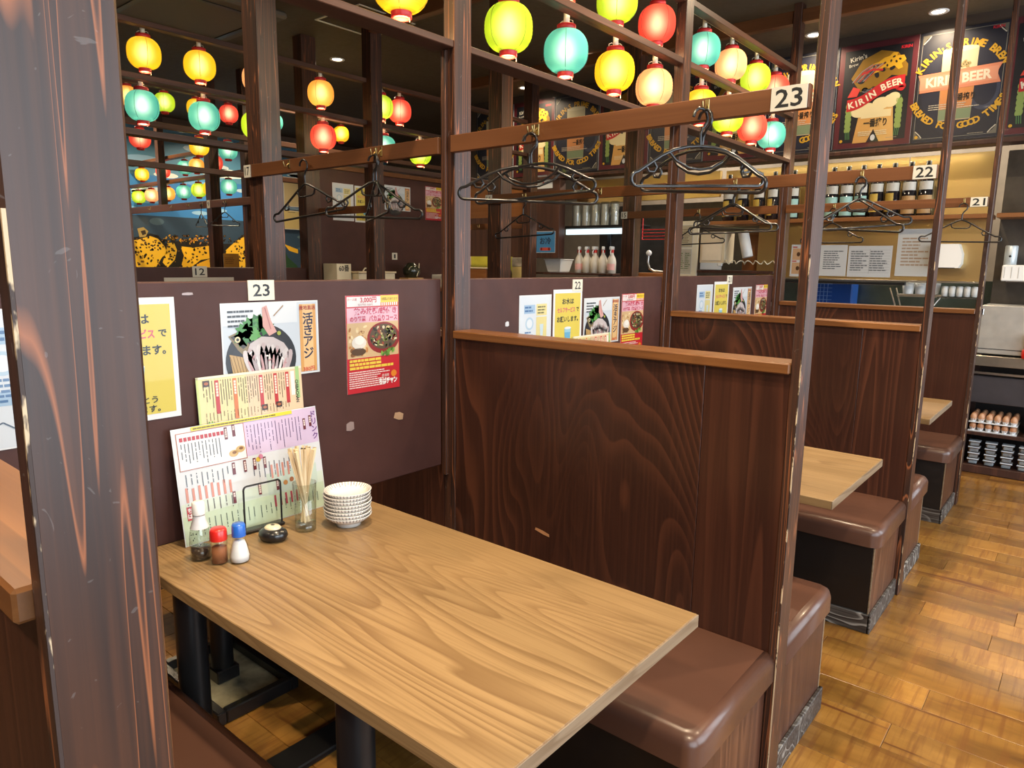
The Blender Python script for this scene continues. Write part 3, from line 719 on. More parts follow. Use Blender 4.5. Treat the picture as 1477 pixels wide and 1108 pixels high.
# ---- drawings
def d_fish(p, w, h):
    p.rect(-w/2+.004, -h/2+.004, w/2-.004, h/2-.004, '#cdd9e6', 1)
    p.rect(-w/2+.004, h/2-.06, w/2-.07, h/2-.004, '#dfe7ef', 2)
    p.ell(-.035, -.052, .106, .098, '#17171c', 2, 40); p.ell(-.035, -.058, .092, .082, '#23232a', 3, 40)
    p.rect(-w/2, -h/2-.06, w/2, -h/2, '#cdd9e6', 1) if False else None
    p.poly([(-.130, .018), (-.100, .030), (-.070, -.010), (-.058, -.046), (-.075, -.050), (-.105, -.020)], '#8b7a55', 4)
    p.poly([(-.125, .016), (-.10, .024), (-.078, -.010), (-.09, -.018)], '#3d3a35', 5); p.ell(-.105, .008, .008, .008, '#e9dfb2', 6); p.ell(-.105, .008, .004, .004, '#14110d', 7)
    p.poly([(-.13, -.03), (-.085, -.042), (-.07, -.098), (-.12, -.098)], '#c7a468', 4)
    for i in range(6): p.line([(-.128+i*.009, -.036), (-.112+i*.008, -.098)], .0016, '#7f6233', 5)
    rg = random.Random(3)
    for (cx, cz) in ((-.085, .03), (-.065, .045), (-.045, .052), (-.06, .02), (-.02, .035), (-.09, .01), (-.03, .05)):
        pts = []
        for i in range(16):
            a = 2*PI*i/16; rr = .028*(1 if i % 2 else .66); pts.append((cx+rr*math.cos(a), cz+rr*.85*math.sin(a)))
        p.poly(pts, rg.choice(('#2f7a33', '#3f8f3a', '#256a2c', '#58a244')), 5)
    p.poly([(-.03, .090), (-.016, .096), (-.005, .055), (.012, .022), (-.012, .012), (-.03, .040)], '#d9a9a4', 6); p.line([(-.022, .09), (-.006, .03)], .003, '#b77d7f', 7)
    p.line([(.035, .094), (.004, .066)], .003, '#a98a6a', 6)
    body = [(-.085, -.040), (-.070, -.005), (-.035, .012), (.000, .008), (.032, -.010), (.046, -.030), (.040, -.070), (.022, -.100), (-.055, -.100), (-.080, -.075)]
    p.poly(body, '#cbc2c4', 7)
    for i in range(11):
        x = -.070+i*.0105; z = -.028-.0035*abs(i-4)
        p.ell(x, z-.022, .014, .046, ('#d9d3d4', '#c2b2b5', '#cfc7c9')[i % 3], 8, 14, 24-i*5); p.ell(x+.003, z-.034, .004, .030, ('#e9e6e6', '#cfa7ab', '#b9abb0')[(i+1) % 3], 9, 10, 24-i*5)
    for i in range(14): p.ell(-.07+.008*i, -.02-.012*(i % 5)-.01, .006, .0025, ('#f2f0ef', '#c79a9e', '#a59ba0')[i % 3], 10, 8, 40+i*23)
    p.ell(.018, .018, .006, .006, '#a7b544', 9)
    p.rect(.086, -h/2+.006, .140, h/2-.010, '#dca45a', 3); p.rect(.096, -h/2+.006, .130, h/2-.010, '#ecc48a', 4)
    p.text('産地直送', .112, h/2-.020, .0135, '#a8342b', 5, bold=.02)
    p.vert('活きアジ', .113, .054, .036, '#151c46', 5, .02, .92); p.text('380円', .112, -.092, .016, '#d2432b', 5, bold=.02)
    for i in range(4): p.tiny_rows(-.130, -.130+.075+(.012 if i % 2 else 0), .082-i*.0125, 1, .0075, '#3a4048', 4, i+2, .75)
    p.frame(-w/2, -h/2, w/2, h/2, .004, '#e8edf2', 2)
def d_red(p, w, h):
    H = h/2
    p.rect(-w/2, -H, w/2, H, '#c8202e', 1); p.rect(-w/2+.005, H-.034, w/2-.005, H-.004, '#f3e8e6', 2)
    p.text('お一人様', -.080, H-.012, .009, '#b21f2a', 3); p.text('3,000円', -.018, H-.015, .020, '#c81e2c', 3, bold=.03); p.text('当日予約 3500円', -.03, H-.029, .008, '#8a2a2a', 3)
    p.rect(.030, H-.024, w/2-.002, H-.002, '#f0cf2a', 3); p.text('2時間より承ります!', .067, H-.013, .0105, '#5a3a12', 4, fit=.066)
    for i in range(9): p.rect(.03+i*.0086, H-.036, .034+i*.0086, H-.024, '#ea7a1e', 3)
    p.rect(-w/2+.004, H-.084, w/2-.004, H-.038, '#e9b8c8', 2)
    p.text('飲み放題/鍋付き', .010, H-.050, .021, '#c3184a', 4, bold=.03, fit=.17); p.text('のり野菜', -.060, H-.072, .017, '#c3184a', 4, bold=.03, fit=.06); p.text('バカ盛りコース', .040, H-.072, .020, '#c3184a', 4, bold=.03, fit=.115)
    p.rect(-w/2+.003, -.042, w/2-.003, H-.084, '#d9b98a', 2)
    p.ell(.040, .016, .066, .050, '#8f1f1c', 3, 28); p.ell(.040, .020, .056, .040, '#5c4a33', 4, 28)
    rg = random.Random(5)
    for i in range(70):
        a = rg.uniform(0, 6.28); r = rg.uniform(0, 1)**.6; x = .040+.052*r*math.cos(a); z = .020+.037*r*math.sin(a)
        p.ell(x, z, rg.uniform(.003, .009), rg.uniform(.002, .006), rg.choice(('#6d7f35', '#d9c48c', '#2d2418', '#a24a30', '#8d9a4a', '#e6d9b6', '#47331f')), 5, 8, rg.uniform(0, 180))
    for i in range(40): p.ell(rg.uniform(-.098, -.025), rg.uniform(-.035, .055), rg.uniform(.004, .012), rg.uniform(.003, .008), rg.choice(('#e8c58a', '#c98a4a', '#8a5a2c', '#f0dcae', '#b0753c')), 3, 8, rg.uniform(0, 180))
    p.ell(-.058, .006, .028, .020, '#ece7dd', 6, 18); p.ell(-.056, .014, .018, .014, '#faf7f0', 7, 14); p.ell(-.06, -.022, .028, .012, '#5a3f24', 6, 14)
    for i in range(16): p.ell(rg.uniform(.03, .085), rg.uniform(-.038, -.022), .008, .004, rg.choice(('#5a8a2e', '#7fae45', '#3f6b22')), 6, 8, rg.uniform(0, 180))
    p.tiny_rows(-.095, .095, -.050, 3, .0115, '#f0d24a', 3, 4, .7); p.tiny_rows(-.098, .085, -.086, 8, .0068, '#f4d8d4', 3, 9, .5)
    p.ell(.080, -.103, .012, .011, '#e88a2a', 4, 16); p.text('居酒屋', .045, -.106, .010, '#f7efe6', 4); p.text('ちばチャン', .056, -.124, .022, '#ffffff', 4, bold=.04, fit=.075)
def d_yellow(p, w, h):
    p.rect(-w/2+.012, -h/2+.014, w/2-.012, h/2-.016, '#e3d15a', 1)
    p.text('お水は', 0, .098, .026, '#1e2a30', 2, bold=.03, fit=.085); p.text('セルフサービス', -.012, .062, .024, '#d8587a', 2, bold=.03, fit=.130); p.text('で', .072, .062, .022, '#1e2a30', 2, bold=.03)
    p.text('お願いします。', 0, .022, .026, '#1e2a30', 2, bold=.03, fit=.155)
    p.poly([(-.024, -.016), (.024, -.016), (.017, -.085), (-.017, -.085)], '#9fd4e8', 3); p.poly([(-.022, -.034), (.022, -.034), (.0172, -.083), (-.0172, -.083)], '#6db6dc', 4); p.ell(0, -.016, .024, .006, '#e6f4fa', 5)
    p.text('ありがとう', 0, -.098, .019, '#1e2a30', 4, bold=.02, fit=.10); p.text('ございます。', 0, -.120, .019, '#1e2a30', 4, bold=.02, fit=.11)
def d_blue(p, w, h):
    p.rect(-w/2+.004, -h/2+.004, w/2-.004, h/2-.004, '#dfe9f4', 1)
    p.rect(-.075, .075, -.005, .110, '#a9c9e8', 2); p.rect(.004, .065, .074, .112, '#efe2a0', 2); p.tiny_rows(.012, .066, .100, 3, .012, '#7a7a52', 3, 2)
    p.tiny_rows(-.070, -.010, .100, 2, .014, '#4d79ad', 3, 3); p.ell(-.040, .035, .026, .026, '#b9d6ee', 2); p.ell(-.040, .035, .018, .018, '#e7f1fa', 3)
    p.rect(.004, -.055, .074, .060, '#e9dd9a', 2); p.poly([(.028, .03), (.052, .03), (.048, -.02), (.032, -.02)], '#cfe6f2', 3); p.tiny_rows(.012, .066, -.032, 3, .010, '#7a7a52', 3, 5)
    p.rect(-.075, -.055, -.005, -.025, '#a9c9e8', 2); p.tiny_rows(-.07, -.01, .0, 3, .012, '#5f86b5', 3, 8); p.tiny_rows(-.07, -.01, -.034, 2, .011, '#4d79ad', 3, 9)
    p.ell(.045, -.095, .030, .022, '#9fb6cc', 2); p.ell(.045, -.095, .025, .017, '#e2ecf5', 3); p.line([(-.07, -.1), (-.05, -.09), (-.03, -.105), (-.015, -.09)], .003, '#5b6f86', 3)
def d_food_menu(p, w, h):
    p.rect(-w/2, -h/2, w/2, h/2, '#f0e3a8', 1); p.rect(-w*.05, -h/2, w/2, h/2, '#f3d3ae', 2); p.rect(-w/2, -h/2, -w/2+.006, h/2, '#cfe089', 3); p.rect(-w/2, h/2-.006, w/2, h/2, '#f6efd8', 3)
    for x in (-.100, -.050, .026, .070, .107):
        p.rect(x-.0055, -.01 if x < -.06 or x > .02 else -.03, x+.0055, h/2-.012, '#c42a2c' if x != -.05 else '#dd7a33', 4)
        p.tiny_cols(x-.004, x+.004, h/2-.018, 1, .055, '#ffe9d9', 5, .0075, .006, int(x*1000) % 97, 0)
    p.rect(.118, .01, .130, h/2-.012, '#fbfaf3', 4); p.rect(.134, .0, .146, h/2, '#a8d08a', 4); p.text('CHIBACHAN', .1365, .02, .0135, '#3a3326', 5, rot=-90, bold=.03, fit=.065)
    p.tiny_cols(-.140, -.108, h/2-.012, 4, .075, '#5b5236', 4, .0034, .0022, 1); p.tiny_cols(-.092, -.058, h/2-.012, 5, .075, '#5b5236', 4, .0034, .0022, 2)
    p.tiny_cols(-.042, .018, h/2-.012, 9, .078, '#5b5236', 4, .0034, .0022, 3); p.tiny_cols(.034, .062, h/2-.012, 4, .078, '#5b5236', 4, .0034, .0022, 4); p.tiny_cols(.078, .100, h/2-.012, 3, .075, '#5b5236', 4, .0034, .0022, 5)
    p.tiny_cols(-.138, .112, -.005, 26, .035, '#7a6a44', 4, .0034, .0020, 6)
    for x, z in ((-.128, h/2-.018), (.032, -.012), (.076, -.010)): p.rect(x-.009, z-.008, x+.009, z+.008, '#3a2218', 5); p.ell(x, z, .006, .004, '#b5653a', 6, 10)
    p.tiny_rows(-.140, .130, -.045, 1, .006, '#4a4434', 4, 12, .6); p.rect(-.130, -.060, -.118, -.050, '#c42a2c', 5); p.rect(-.03, -.050, -.018, -.040, '#c42a2c', 5); p.rect(.094, -.052, .106, -.042, '#c42a2c', 5)
    for x in (-.128, -.120): p.ell(x, -.033, .0028, .007, '#7fae45', 5, 10)
    p.tiny_rows(-.140, .130, -.075, 4, .0065, '#6a5f3c', 4, 21, .45)
def d_drink_menu(p, w, h):
    W, H = w/2, h/2
    p.rect(-W+.002, -H+.002, W-.002, H-.002, '#e2e6ea', 1); p.rect(-W*.16, H*.30, W-.002, H-.002, '#dcc5e4', 2); p.rect(-W+.002, -H+.002, W-.002, -H*.50, '#cfe3c4', 2); p.rect(-W+.002, -H*.50, W-.002, -H*.28, '#dbe9d8', 2); p.rect(.03, -H*.5, W*.9, -H*.1, '#cfe0d2', 3)
    p.frame(-W+.010, H-.108, -.018, H-.012, .0016, '#c06a3a', 4); p.rect(-W+.012, H-.106, -.020, H-.014, '#eef1f4', 3)
    p.vert('ドリンク', W-.012, H-.022, .021, '#6a2a86', 4, .02, 1.0)
    for (x, z) in ((W-.024, H-.03), (W-.044, H-.036), (-.070, H-.022), (-.048, H-.018), (-.060, H-.118), (-.028, H-.118), (.030, H-.120), (-.068, -.045), (.006, -.040), (.060, -.040), (.000, H-.118)):
        p.rect(x-.0042, z-.026, x+.0042, z+.006, '#6d1420', 5); p.tiny_cols(x-.003, x+.003, z+.002, 1, .026, '#f3dfd8', 6, .006, .0048, int((x+z)*999) % 89, 0)
    for i in range(11):
        x = -W+.022+i*.0108; p.rect(x-.0040, H-.034, x+.0040, H-.024, '#bf2a34', 5)
    p.tiny_cols(-W+.016, -.085, H-.040, 12, .062, '#3c4654', 5, .0032, .0022, 3); p.tiny_cols(-.015, W-.055, H-.022, 16, .085, '#5a3f6e', 4, .0034, .0022, 7); p.tiny_cols(-W+.016, -.07, H-.118, 9, .05, '#44505c', 4, .0034, .0024, 11)
    p.tiny_cols(-.012, W-.02, H-.130, 13, .050, '#4a4658', 4, .0034, .0024, 13)
    for i in range(8): p.rect(-W+.020+i*.0165-.0032, -.040, -W+.020+i*.0165+.0032, -.002-(i % 2)*.004, '#d98f7a', 4); p.tiny_cols(-W+.016+i*.0165, -W+.024+i*.0165, -.044, 1, .040, '#5a4a4a', 5, .0034, .0026, 30+i)
    for i in range(6): p.rect(.048+i*.017-.003, -.030, .048+i*.017+.003, .008, '#d98f7a', 5); p.rect(.048+i*.017-.003, -.11, .048+i*.017+.003, -.078, '#b8475a', 5)
    p.rect(-W+.014, -.085, -W+.030, -.050, '#c6202c', 5); p.vert('ちば', -W+.022, -.060, .014, '#ffffff', 6, .03); p.tiny_cols(-W+.014, -.01, -.090, 12, .045, '#46524a', 4, .0034, .0024, 17); p.tiny_cols(-.004, W-.02, -.095, 13, .04, '#46524a', 4, .0034, .0024, 19)
    for x, z in ((-.035, H-.080), (-.055, H-.088)): p.ell(x, z, .013, .009, '#d9b878', 5, 14); p.ell(x+.002, z+.002, .006, .004, '#8a5a2e', 6, 10)
    for x, z, c in ((.012, H-.118, '#e6c34a'), (.020, H-.112, '#d87a9a'), (.085, -.05, '#c98a3a'), (.105, -.045, '#a8642a')): p.ell(x, z, .007, .007, c, 5, 12)
    p.rect(-W+.05, H-.011, W*.62, H-.001, '#ebdc2c', 6); p.tiny_rows(-W+.055, W*.60, H-.006, 1, .0055, '#6a5a12', 7, 5, .6)
def kirin_beast(p, cx, cz, s, col, dk):
    body = [(-1.0,-.1), (-.75,.15), (-.45,.25), (-.15,.52), (.15,.60), (.35,.85), (.62,.78), (.55,.55), (.95,.52), (1.1,.15), (.85,-.1), (.95,-.45), (.70,-.55), (.45,-.2), (.15,-.35), (-.1,-.2), (-.45,-.55), (-.7,-.62), (-.55,-.3), (-.85,-.35)]
    p.poly([(cx+x*s, cz+z*s*.75) for x, z in body], col, 5)
    for i, (x, z) in enumerate(((-.5,.0), (-.1,.1), (.25,.2), (.55,.1), (.75,.25), (.4,.5), (-.7,-.1), (.05,-.12))): p.ell(cx+x*s, cz+z*s*.75, .09*s, .06*s, dk, 6, 8, i*40)
def d_beer_red(p, w, h):
    W, H = w/2, h/2
    p.rect(-W, -H, W, H, '#5a1a26', 1); p.rect(-W+.035, -H+.04, W-.035, H-.04, '#10131d', 2)
    p.poly([(-.17,.13), (-.10,.25), (.02,.30), (.13,.27), (.20,.18), (.20,.10), (.10,.12), (.02,.06), (-.10,.03)], '#8f6a1a', 3)
    for q in range(9): p.ell(-.10+q*.034, .10+.02*(q % 3)+.012*q, .024, .015, '#10131d', 4, 12, q*37)
    kirin_beast(p, .06, .20, .115, '#d8a626', '#2a2310')
    for a in range(8): p.line([(-.16+a*.012, .10), (-.10+a*.014, .17), (-.03+a*.012, .21)], .005, ('#8d8f98', '#c0453a', '#555a66')[a % 3], 6)
    p.line([(-.10,.15), (-.03,.175), (.04,.165)], .014, '#c0282e', 7)
    for q in range(5): p.ell(-.07+q*.03, .04-(q % 2)*.02, .022, .018, '#6b6f78', 3, 12); p.ell(-.07+q*.03, .04-(q % 2)*.02, .013, .011, '#10131d', 4, 12)
    p.text("Kirin's", -.13, .27, .045, '#d9d5c6', 5, rot=10, bold=.01); p.text('Brew', -.16, .225, .03, '#cfcabb', 5, rot=10); p.text('KIRIN', W-.075, H-.065, .028, '#d01f33', 5, bold=.03)
    n = 14; up = []; dn = []
    for i in range(n+1):
        t = i/n; x = -.185+.375*t; z = -.055+.13*t+.018*math.sin(t*6.28+3.4); up.append((x, z+.042)); dn.append((x, z-.042))
    for i in range(n): p.poly([dn[i], dn[i+1], up[i+1], up[i]], '#c3222a', 7)
    p.poly([(-.185,.0), (-.15,.07), (-.10,.05), (-.12,.0)], '#d8433c', 6); p.ell(.165, .035, .035, .028, '#a0161f', 6, 14); p.ell(.172, .022, .02, .018, '#c3222a', 7, 12)
    s = 'KIRIN BEER'
    for i, ch in enumerate(s):
        t = (i+.9)/(len(s)+.8); x = -.185+.375*t; z = -.055+.13*t+.018*math.sin(t*6.28+3.4)
        p.text(ch, x, z, .062, '#f6ead2', 9, rot=19+8*math.cos(t*6.28+3.4), bold=.03)
    p.poly([(-.125,-.33), (-.095,-.13), (.055,-.10), (.06,-.33)], '#d9a55a', 4); p.poly([(-.02,-.33), (.0,-.08), (.125,-.06), (.15,-.33)], '#e3b46a', 4)
    for (a, b, c_, d_) in ((-.115, -.105, .06, .045), (-.06, -.095, .055, .042), (.0, -.105, .05, .04), (.03, -.065, .06, .042), (.09, -.055, .05, .045), (.11, -.03, .04, .03)): p.ell(a+.02, b, c_, d_, '#efdfae', 6, 18)
    p.rect(-.08, -.16, .12, -.11, '#efdfae', 5)
    p.text('一番搾り', .02, -.195, .060, '#191510', 8, bold=.03, fit=.155)
    p.tiny_rows(-.09, .12, -.255, 3, .012, '#f4e6bf', 8, 6, .4); p.poly([(-.03,-.33), (.012,-.24), (.055,-.33)], '#1a1c26', 8); p.ell(.012, -.30, .016, .022, '#d9dde2', 9, 14)
    for sx in (-1, 1):
        for k in range(3):
            x = sx*(.150+.012*k); p.line([(x, -.30), (x+sx*.012, -.16), (x, -.02)], .006, '#4a7a4a', 5)
            for j in range(6): p.ell(x+sx*.006, -.06-j*.034, .010, .020, '#8fa65a', 6, 10, 12*sx)
    p.ell(-W+.052, -H+.055, .011, .011, '#d9a82a', 5, 12); p.tiny_rows(.10, .21, -H+.055, 1, .007, '#a9a08a', 5, 8)
def d_beer_blue(p, w, h):
    W, H = w/2, h/2
    p.rect(-W, -H, W, H, '#161a2c', 1); p.frame(-W+.012, -H+.02, W-.012, H-.02, .003, '#8d8a80', 2)
    for (sx, sz) in ((-1,-1), (1,-1), (-1,1), (1,1)): p.poly([(sx*(W-.012), sz*(H-.02)), (sx*(W-.012), sz*(H-.085)), (sx*(W-.035), sz*(H-.045)), (sx*(W-.07), sz*(H-.02))], '#6f6a5e', 3); p.line([(sx*(W-.02), sz*(H-.075)), (sx*(W-.045), sz*(H-.05)), (sx*(W-.062), sz*(H-.028))], .006, '#cfc9b8', 4)
    p.ell(.0, .0, .225, .335, '#1e2236', 2, 36)
    for r in (0, 1): p.ell(.150, -.05, .090-.022*r, .135-.03*r, '#3a4056' if r == 0 else '#1e2236', 3+r, 24)
    p.poly([(-.115,.225), (.095,.225), (.085,-.235), (-.105,-.235)], '#b9a988', 4); p.poly([(-.115,.225), (.095,.225), (.093,.07), (-.112,.07)], '#d2c8a2', 5); p.ell(-.01, .225, .105, .018, '#e4dbb6', 6, 20)
    p.poly([(-.108,-.02), (.089,-.02), (.085,-.16), (-.105,-.16)], '#cf8a52', 5); p.poly([(-.105,-.16), (.085,-.16), (.084,-.228), (-.104,-.228)], '#7f8f6e', 5)
    kirin_beast(p, .0, .115, .055, '#8d6f2a', '#4a3a14')
    p.poly([(-W+.005,.085), (W-.02,.105), (W-.045,.045), (W-.02,-.02), (-W+.02,-.035), (-W+.03,.02)], '#d98a6a', 7); p.poly([(-W+.02,.068), (W-.04,.086), (W-.04,.0), (-W+.02,-.018)], '#e09a7c', 8)
    p.text('KIRIN BEER', -.008, .035, .085, '#f4e2c8', 10, rot=2, bold=.04, fit=.385); p.text('一番搾り', .03, -.085, .052, '#241a12', 9, bold=.02, fit=.14)
    p.tiny_rows(-.17, .17, -.125, 3, .014, '#cfc6b4', 9, 4, .35)
    p.arc("KIRIN'S PRIME BREW", 0, -.01, .275, 152, 28, .062, '#d8a62c', 6, .04); p.arc('BREWED FOR GOOD TIMES', 0, .02, .292, 207, 333, .060, '#d8a62c', 6, .04, False)
    p.text('KIRIN', W-.065, H-.035, .026, '#d01f33', 5, bold=.03); p.ell(-W+.03, -H+.035, .011, .011, '#d9a82a', 5, 12); p.tiny_rows(.08, .22, -H+.032, 1, .007, '#a9a08a', 5, 8)
def d_num(s, fit=None, h=.06):
    def f(p, w, hh): p.text(s, 0, 0, h, '#1c2024', 1, bold=.015, fit=fit)
    return f
def d_toilet(p, w, h):
    for (x, z, s) in ((.035, .03, 1.0),):
        p.ell(x, z+.070, .012, .013, '#c3202c', 1, 14); p.poly([(x-.022, z-.02), (x+.022, z-.02), (x+.010, z+.052), (x-.010, z+.052)], '#c3202c', 1); p.rect(x-.009, z-.065, x-.002, z-.02, '#c3202c', 1); p.rect(x+.002, z-.065, x+.009, z-.02, '#c3202c', 1)
    p.poly([(-.05,-.095), (-.02,-.06), (-.012,-.07), (-.035,-.1)], '#c3202c', 1); p.poly([(-.055,-.10), (-.05,-.078), (-.03,-.10)], '#c3202c', 2)
def d_water(p, w, h):
    p.rect(-w/2+.004, -h/2+.004, w/2-.004, h/2-.004, '#4a97d6', 1); p.text('お冷', 0, .012, .075, '#1b2a4a', 2, bold=.02); p.rect(-.055, -.085, .055, -.055, '#e2574a', 2); p.ell(-.055, -.07, .015, .015, '#e2574a', 2); p.ell(.055, -.07, .015, .015, '#e2574a', 2)

# ---- plaques
PLAQ = plain('cream_plaque', (.56,.54,.46), .45)
XP = -.053
def plaque(s, w, h, loc, rz, label, fit, hh): return sheet('n%s_%s' % (s, w), w, h, d_num(s, fit, hh), 'number_plaque', label, 'number plaque', loc, rz, 'cream number plaques', th=.003, m=PLAQ, print_name='digits')
R90 = PI/2
plaque('23', .078, .054, (XP+.0032, -.694, 1.340), R90, 'cream plaque reading 23 at the top edge of a partition', .05, .045)
plaque('22', .074, .050, (XP+.0032, .808, 1.331), R90, 'cream plaque reading twenty-two on a partition, above the water glass notice', .045, .045)
plaque('21', .074, .052, (XP+.0032, 2.429, 1.341), R90, 'cream plaque reading twenty-one on a partition, below hanging cables', .042, .045)
for k, s in ((0, '23'), (1, '22'), (2, '21')):
    plaque(s, .082, .053, (1.092, k*P+RAIL_Y-.0032, 1.803), 0, 'cream plaque at the aisle end of the coat rail, reading ' + {'23': 'twenty-three', '22': 'twenty-two', '21': 'twenty-one'}[s], .062, .056)
for k, s in ((0, '17'), (1, '16'), (2, '15')):
    plaque(s, .052, .052, (-1.245, k*P+RAIL_Y-.0032, 1.803), 0, 'small cream plaque on a coat rail end reading ' + {'17': 'seventeen', '16': 'sixteen', '15': 'fifteen'}[s], .036, .05)
plaque('12', .105, .075, (XC+.0232, .70, 1.335), R90, 'cream plaque reading 12 on the far partition', .07, .066)
plaque('9', .055, .075, (-5.08, 1.80+RAIL_Y-.0032, 1.95), 0, 'tiny cream plaque reading 9 before the mural', .03, .06)
plaque('14', .055, .055, (-2.72, 3.53+RAIL_Y-.0032, 1.772), 0, 'tiny cream plaque reading 14 by the blue water sign', .036, .05)

# ---- notices on the partitions
G_N = 'laminated notices on the partitions'
for (yb, yy, yf, yr, bay, zz) in ((-1.255, -1.035, -.665, -.313, 'twenty-three', 0), (.517, .741, 1.012, 1.287, 'twenty-two', -.017), (2.093, 2.322, 2.643, 2.968, 'twenty-one', .002)):
    x = XP+.0016
    sheet('blue', .21, .297, d_blue, 'notice', 'pale blue notice with small boxes on partition %s' % bay, 'notice', (x, yb, 1.165+zz), R90, G_N)
    sheet('yellow', .21, .297, d_yellow, 'notice', 'yellow self-service water notice on partition %s' % bay, 'notice', (x, yy, 1.180+zz*.8), R90, G_N)
    sheet('fish', .297, .21 if bay == 'twenty-three' else .211, d_fish, 'fish_poster', 'raw fish dish poster with vertical lettering on partition %s' % bay, 'poster', (x, yf, 1.203 if bay == 'twenty-three' else 1.185+zz), R90, G_N, ry=0) if bay == 'twenty-three' else \
        sheet('fish', .297, .21, d_fish, 'fish_poster', 'raw fish dish poster with vertical lettering on partition %s' % bay, 'poster', (x, yf, 1.185+zz), R90, G_N)
    sheet('red', .21, .303, d_red, 'course_flyer', 'red course flyer with food photographs on partition %s' % bay, 'flyer', (x, yr, 1.166 if bay == 'twenty-three' else 1.150+zz), R90, G_N)
# menus propped against the partition at the set table
sheet('foodm', .308, .18, d_food_menu, 'food_menu', 'pale yellow laminated food menu standing behind the drinks menu', 'menu', (XP+.012, -.738, 1.033), R90, 'menus propped on the set table', ry=0, rx=-.06)
sheet('drinkm', .42, .297, d_drink_menu, 'drinks_menu', 'large pastel drinks menu leaning on the partition', 'menu', (XP+.042, -.760, ZT+.1475), R90, 'menus propped on the set table', rx=-.14)
sheet('foodm2', .308, .18, d_food_menu, 'food_menu', 'pale food menu seen just above the large divider at booth twenty-two', 'menu', (XP+.012, .93, 1.02), R90, None, rx=-.06)
# small leftovers of tape and bare wood on the boards
def scrap(loc, w, h, col, label, rz=R90, ry=0.0):
    m = plain('scrap', col, .5, var=.2); o = obj('tape_scrap', MB().add([(-w/2, 0, -h*.4), (w*.1, 0, -h/2), (w/2, 0, -h*.35), (w*.45, 0, h*.4), (0, 0, h/2), (-w*.48, 0, h*.3), (-w/2, -.0004, -h*.4), (w*.1, -.0004, -h/2), (w/2, -.0004, -h*.35), (w*.45, -.0004, h*.4), (0, -.0004, h/2), (-w*.48, -.0004, h*.3)], [(0,1,2,3,4,5)[::-1], (6,7,8,9,10,11), (0,1,7,6), (1,2,8,7), (2,3,9,8), (3,4,10,9), (4,5,11,10), (5,0,6,11)]), m, None, loc, (0, ry, rz))
    tag(o, label, 'scrap')
scrap((XP+.001, -.411, .914), .030, .030, (.22,.16,.15), 'square of old tape on the partition below the red flyer')
scrap((XP+.001, -.213, .916), .040, .026, (.35,.22,.13), 'torn bare patch on the partition below the red flyer', ry=.3)
scrap((XP+.001, -.895, 1.335), .028, .007, (.35,.30,.32), 'short strip of tape near the partition top by the yellow notice')
scrap((.394, .0008, .563), .06, .012, (.42,.20,.09), 'scraped bare mark low on the large plywood divider', 0, .2)
scrap((XP+.001, .34, 1.19), .022, .02, (.5,.5,.52), 'small grey tape scrap above the large divider')
# beer posters on the kitchen soffit
YW = 4.10
PX0 = -.005
for i in range(-7, 4):
    x = PX0 + i*.525 + .26
    lab = ('red-framed beer poster with mythical beast and two glasses' if i % 2 == 0 else 'navy beer poster with gold arched lettering and one glass')
    w = {-7: 'at the far end of the row', -6: 'above the toilet sign', -5: 'right of the toilet sign', -4: 'over the shelf of glasses', -3: 'beside the inner post of plaque twenty-two', -2: 'seen past the hooks of plaque twenty-three', -1: 'partly behind the tall end post', 0: 'right beside the tall end post of plaque twenty-three', 1: 'behind the post of plaque twenty-two', 2: 'behind the post of plaque twenty-one', 3: 'last towards the street'}[i]
    sheet('beer%d' % (i % 2), .515, .728, d_beer_red if i % 2 == 0 else d_beer_blue, 'beer_poster', '%s, %s' % (lab.replace(' with mythical beast and two glasses', ' with two glasses').replace(' and one glass', ''), w), 'poster', (x, YW-.012, 2.665), 0, 'beer posters on the kitchen soffit', th=.010)
# ------------------------------------------------------------------ things on the set table
def at_table(n, label, cat, x, y, rz=0, group=None): return thing(n, label, cat, (x, y, ZT), rz, group)
# stacked plates
def plate_meshes():
    prof = [(.001, .006), (.030, .006), (.031, .0), (.034, .0), (.0345, .008), (.048, .015), (.060, .0245), (.0635, .030), (.0640, .0315), (.0620, .0318), (.050, .021), (.034, .0125), (.001, .0115)]
    lines = MB()
    for i in range(44):
        a = 2*PI*i/44; c, s = math.cos(a), math.sin(a); w = .0009
        for (r0, z0, r1, z1) in ((.0647, .0308, .0592, .0230), (.0622, .0326, .0540 if i % 2 else .0505, .0252 if i % 2 else .0222)):
            lines.add([(r0*c-w*s, r0*s+w*c, z0), (r0*c+w*s, r0*s-w*c, z0), (r1*c+w*s, r1*s-w*c, z1), (r1*c-w*s, r1*s+w*c, z1)], [(0,1,2,3)])
    return MB().lathe(prof, 40).mesh('small_plate', CERAMIC), lines.mesh('painted_lines', plain('plate_ink', (.06,.055,.065), .3))
PM = plate_meshes()
for i in range(8):
    o = link('small_plate', PM[0], None, (.177+.0012*math.sin(i*2.1), -.600+.0012*math.cos(i*1.7), ZT+.0003+i*.0098), (0, 0, i*.7))
    tag(o, 'small white plate with dark rim strokes, ' + ('topmost of its stack' if i == 7 else 'at the bottom of its stack' if i == 0 else '%s from the bottom of its stack' % ORD[i]), 'plate', 'stacked small plates')
    l = link('painted_lines', PM[1], o)
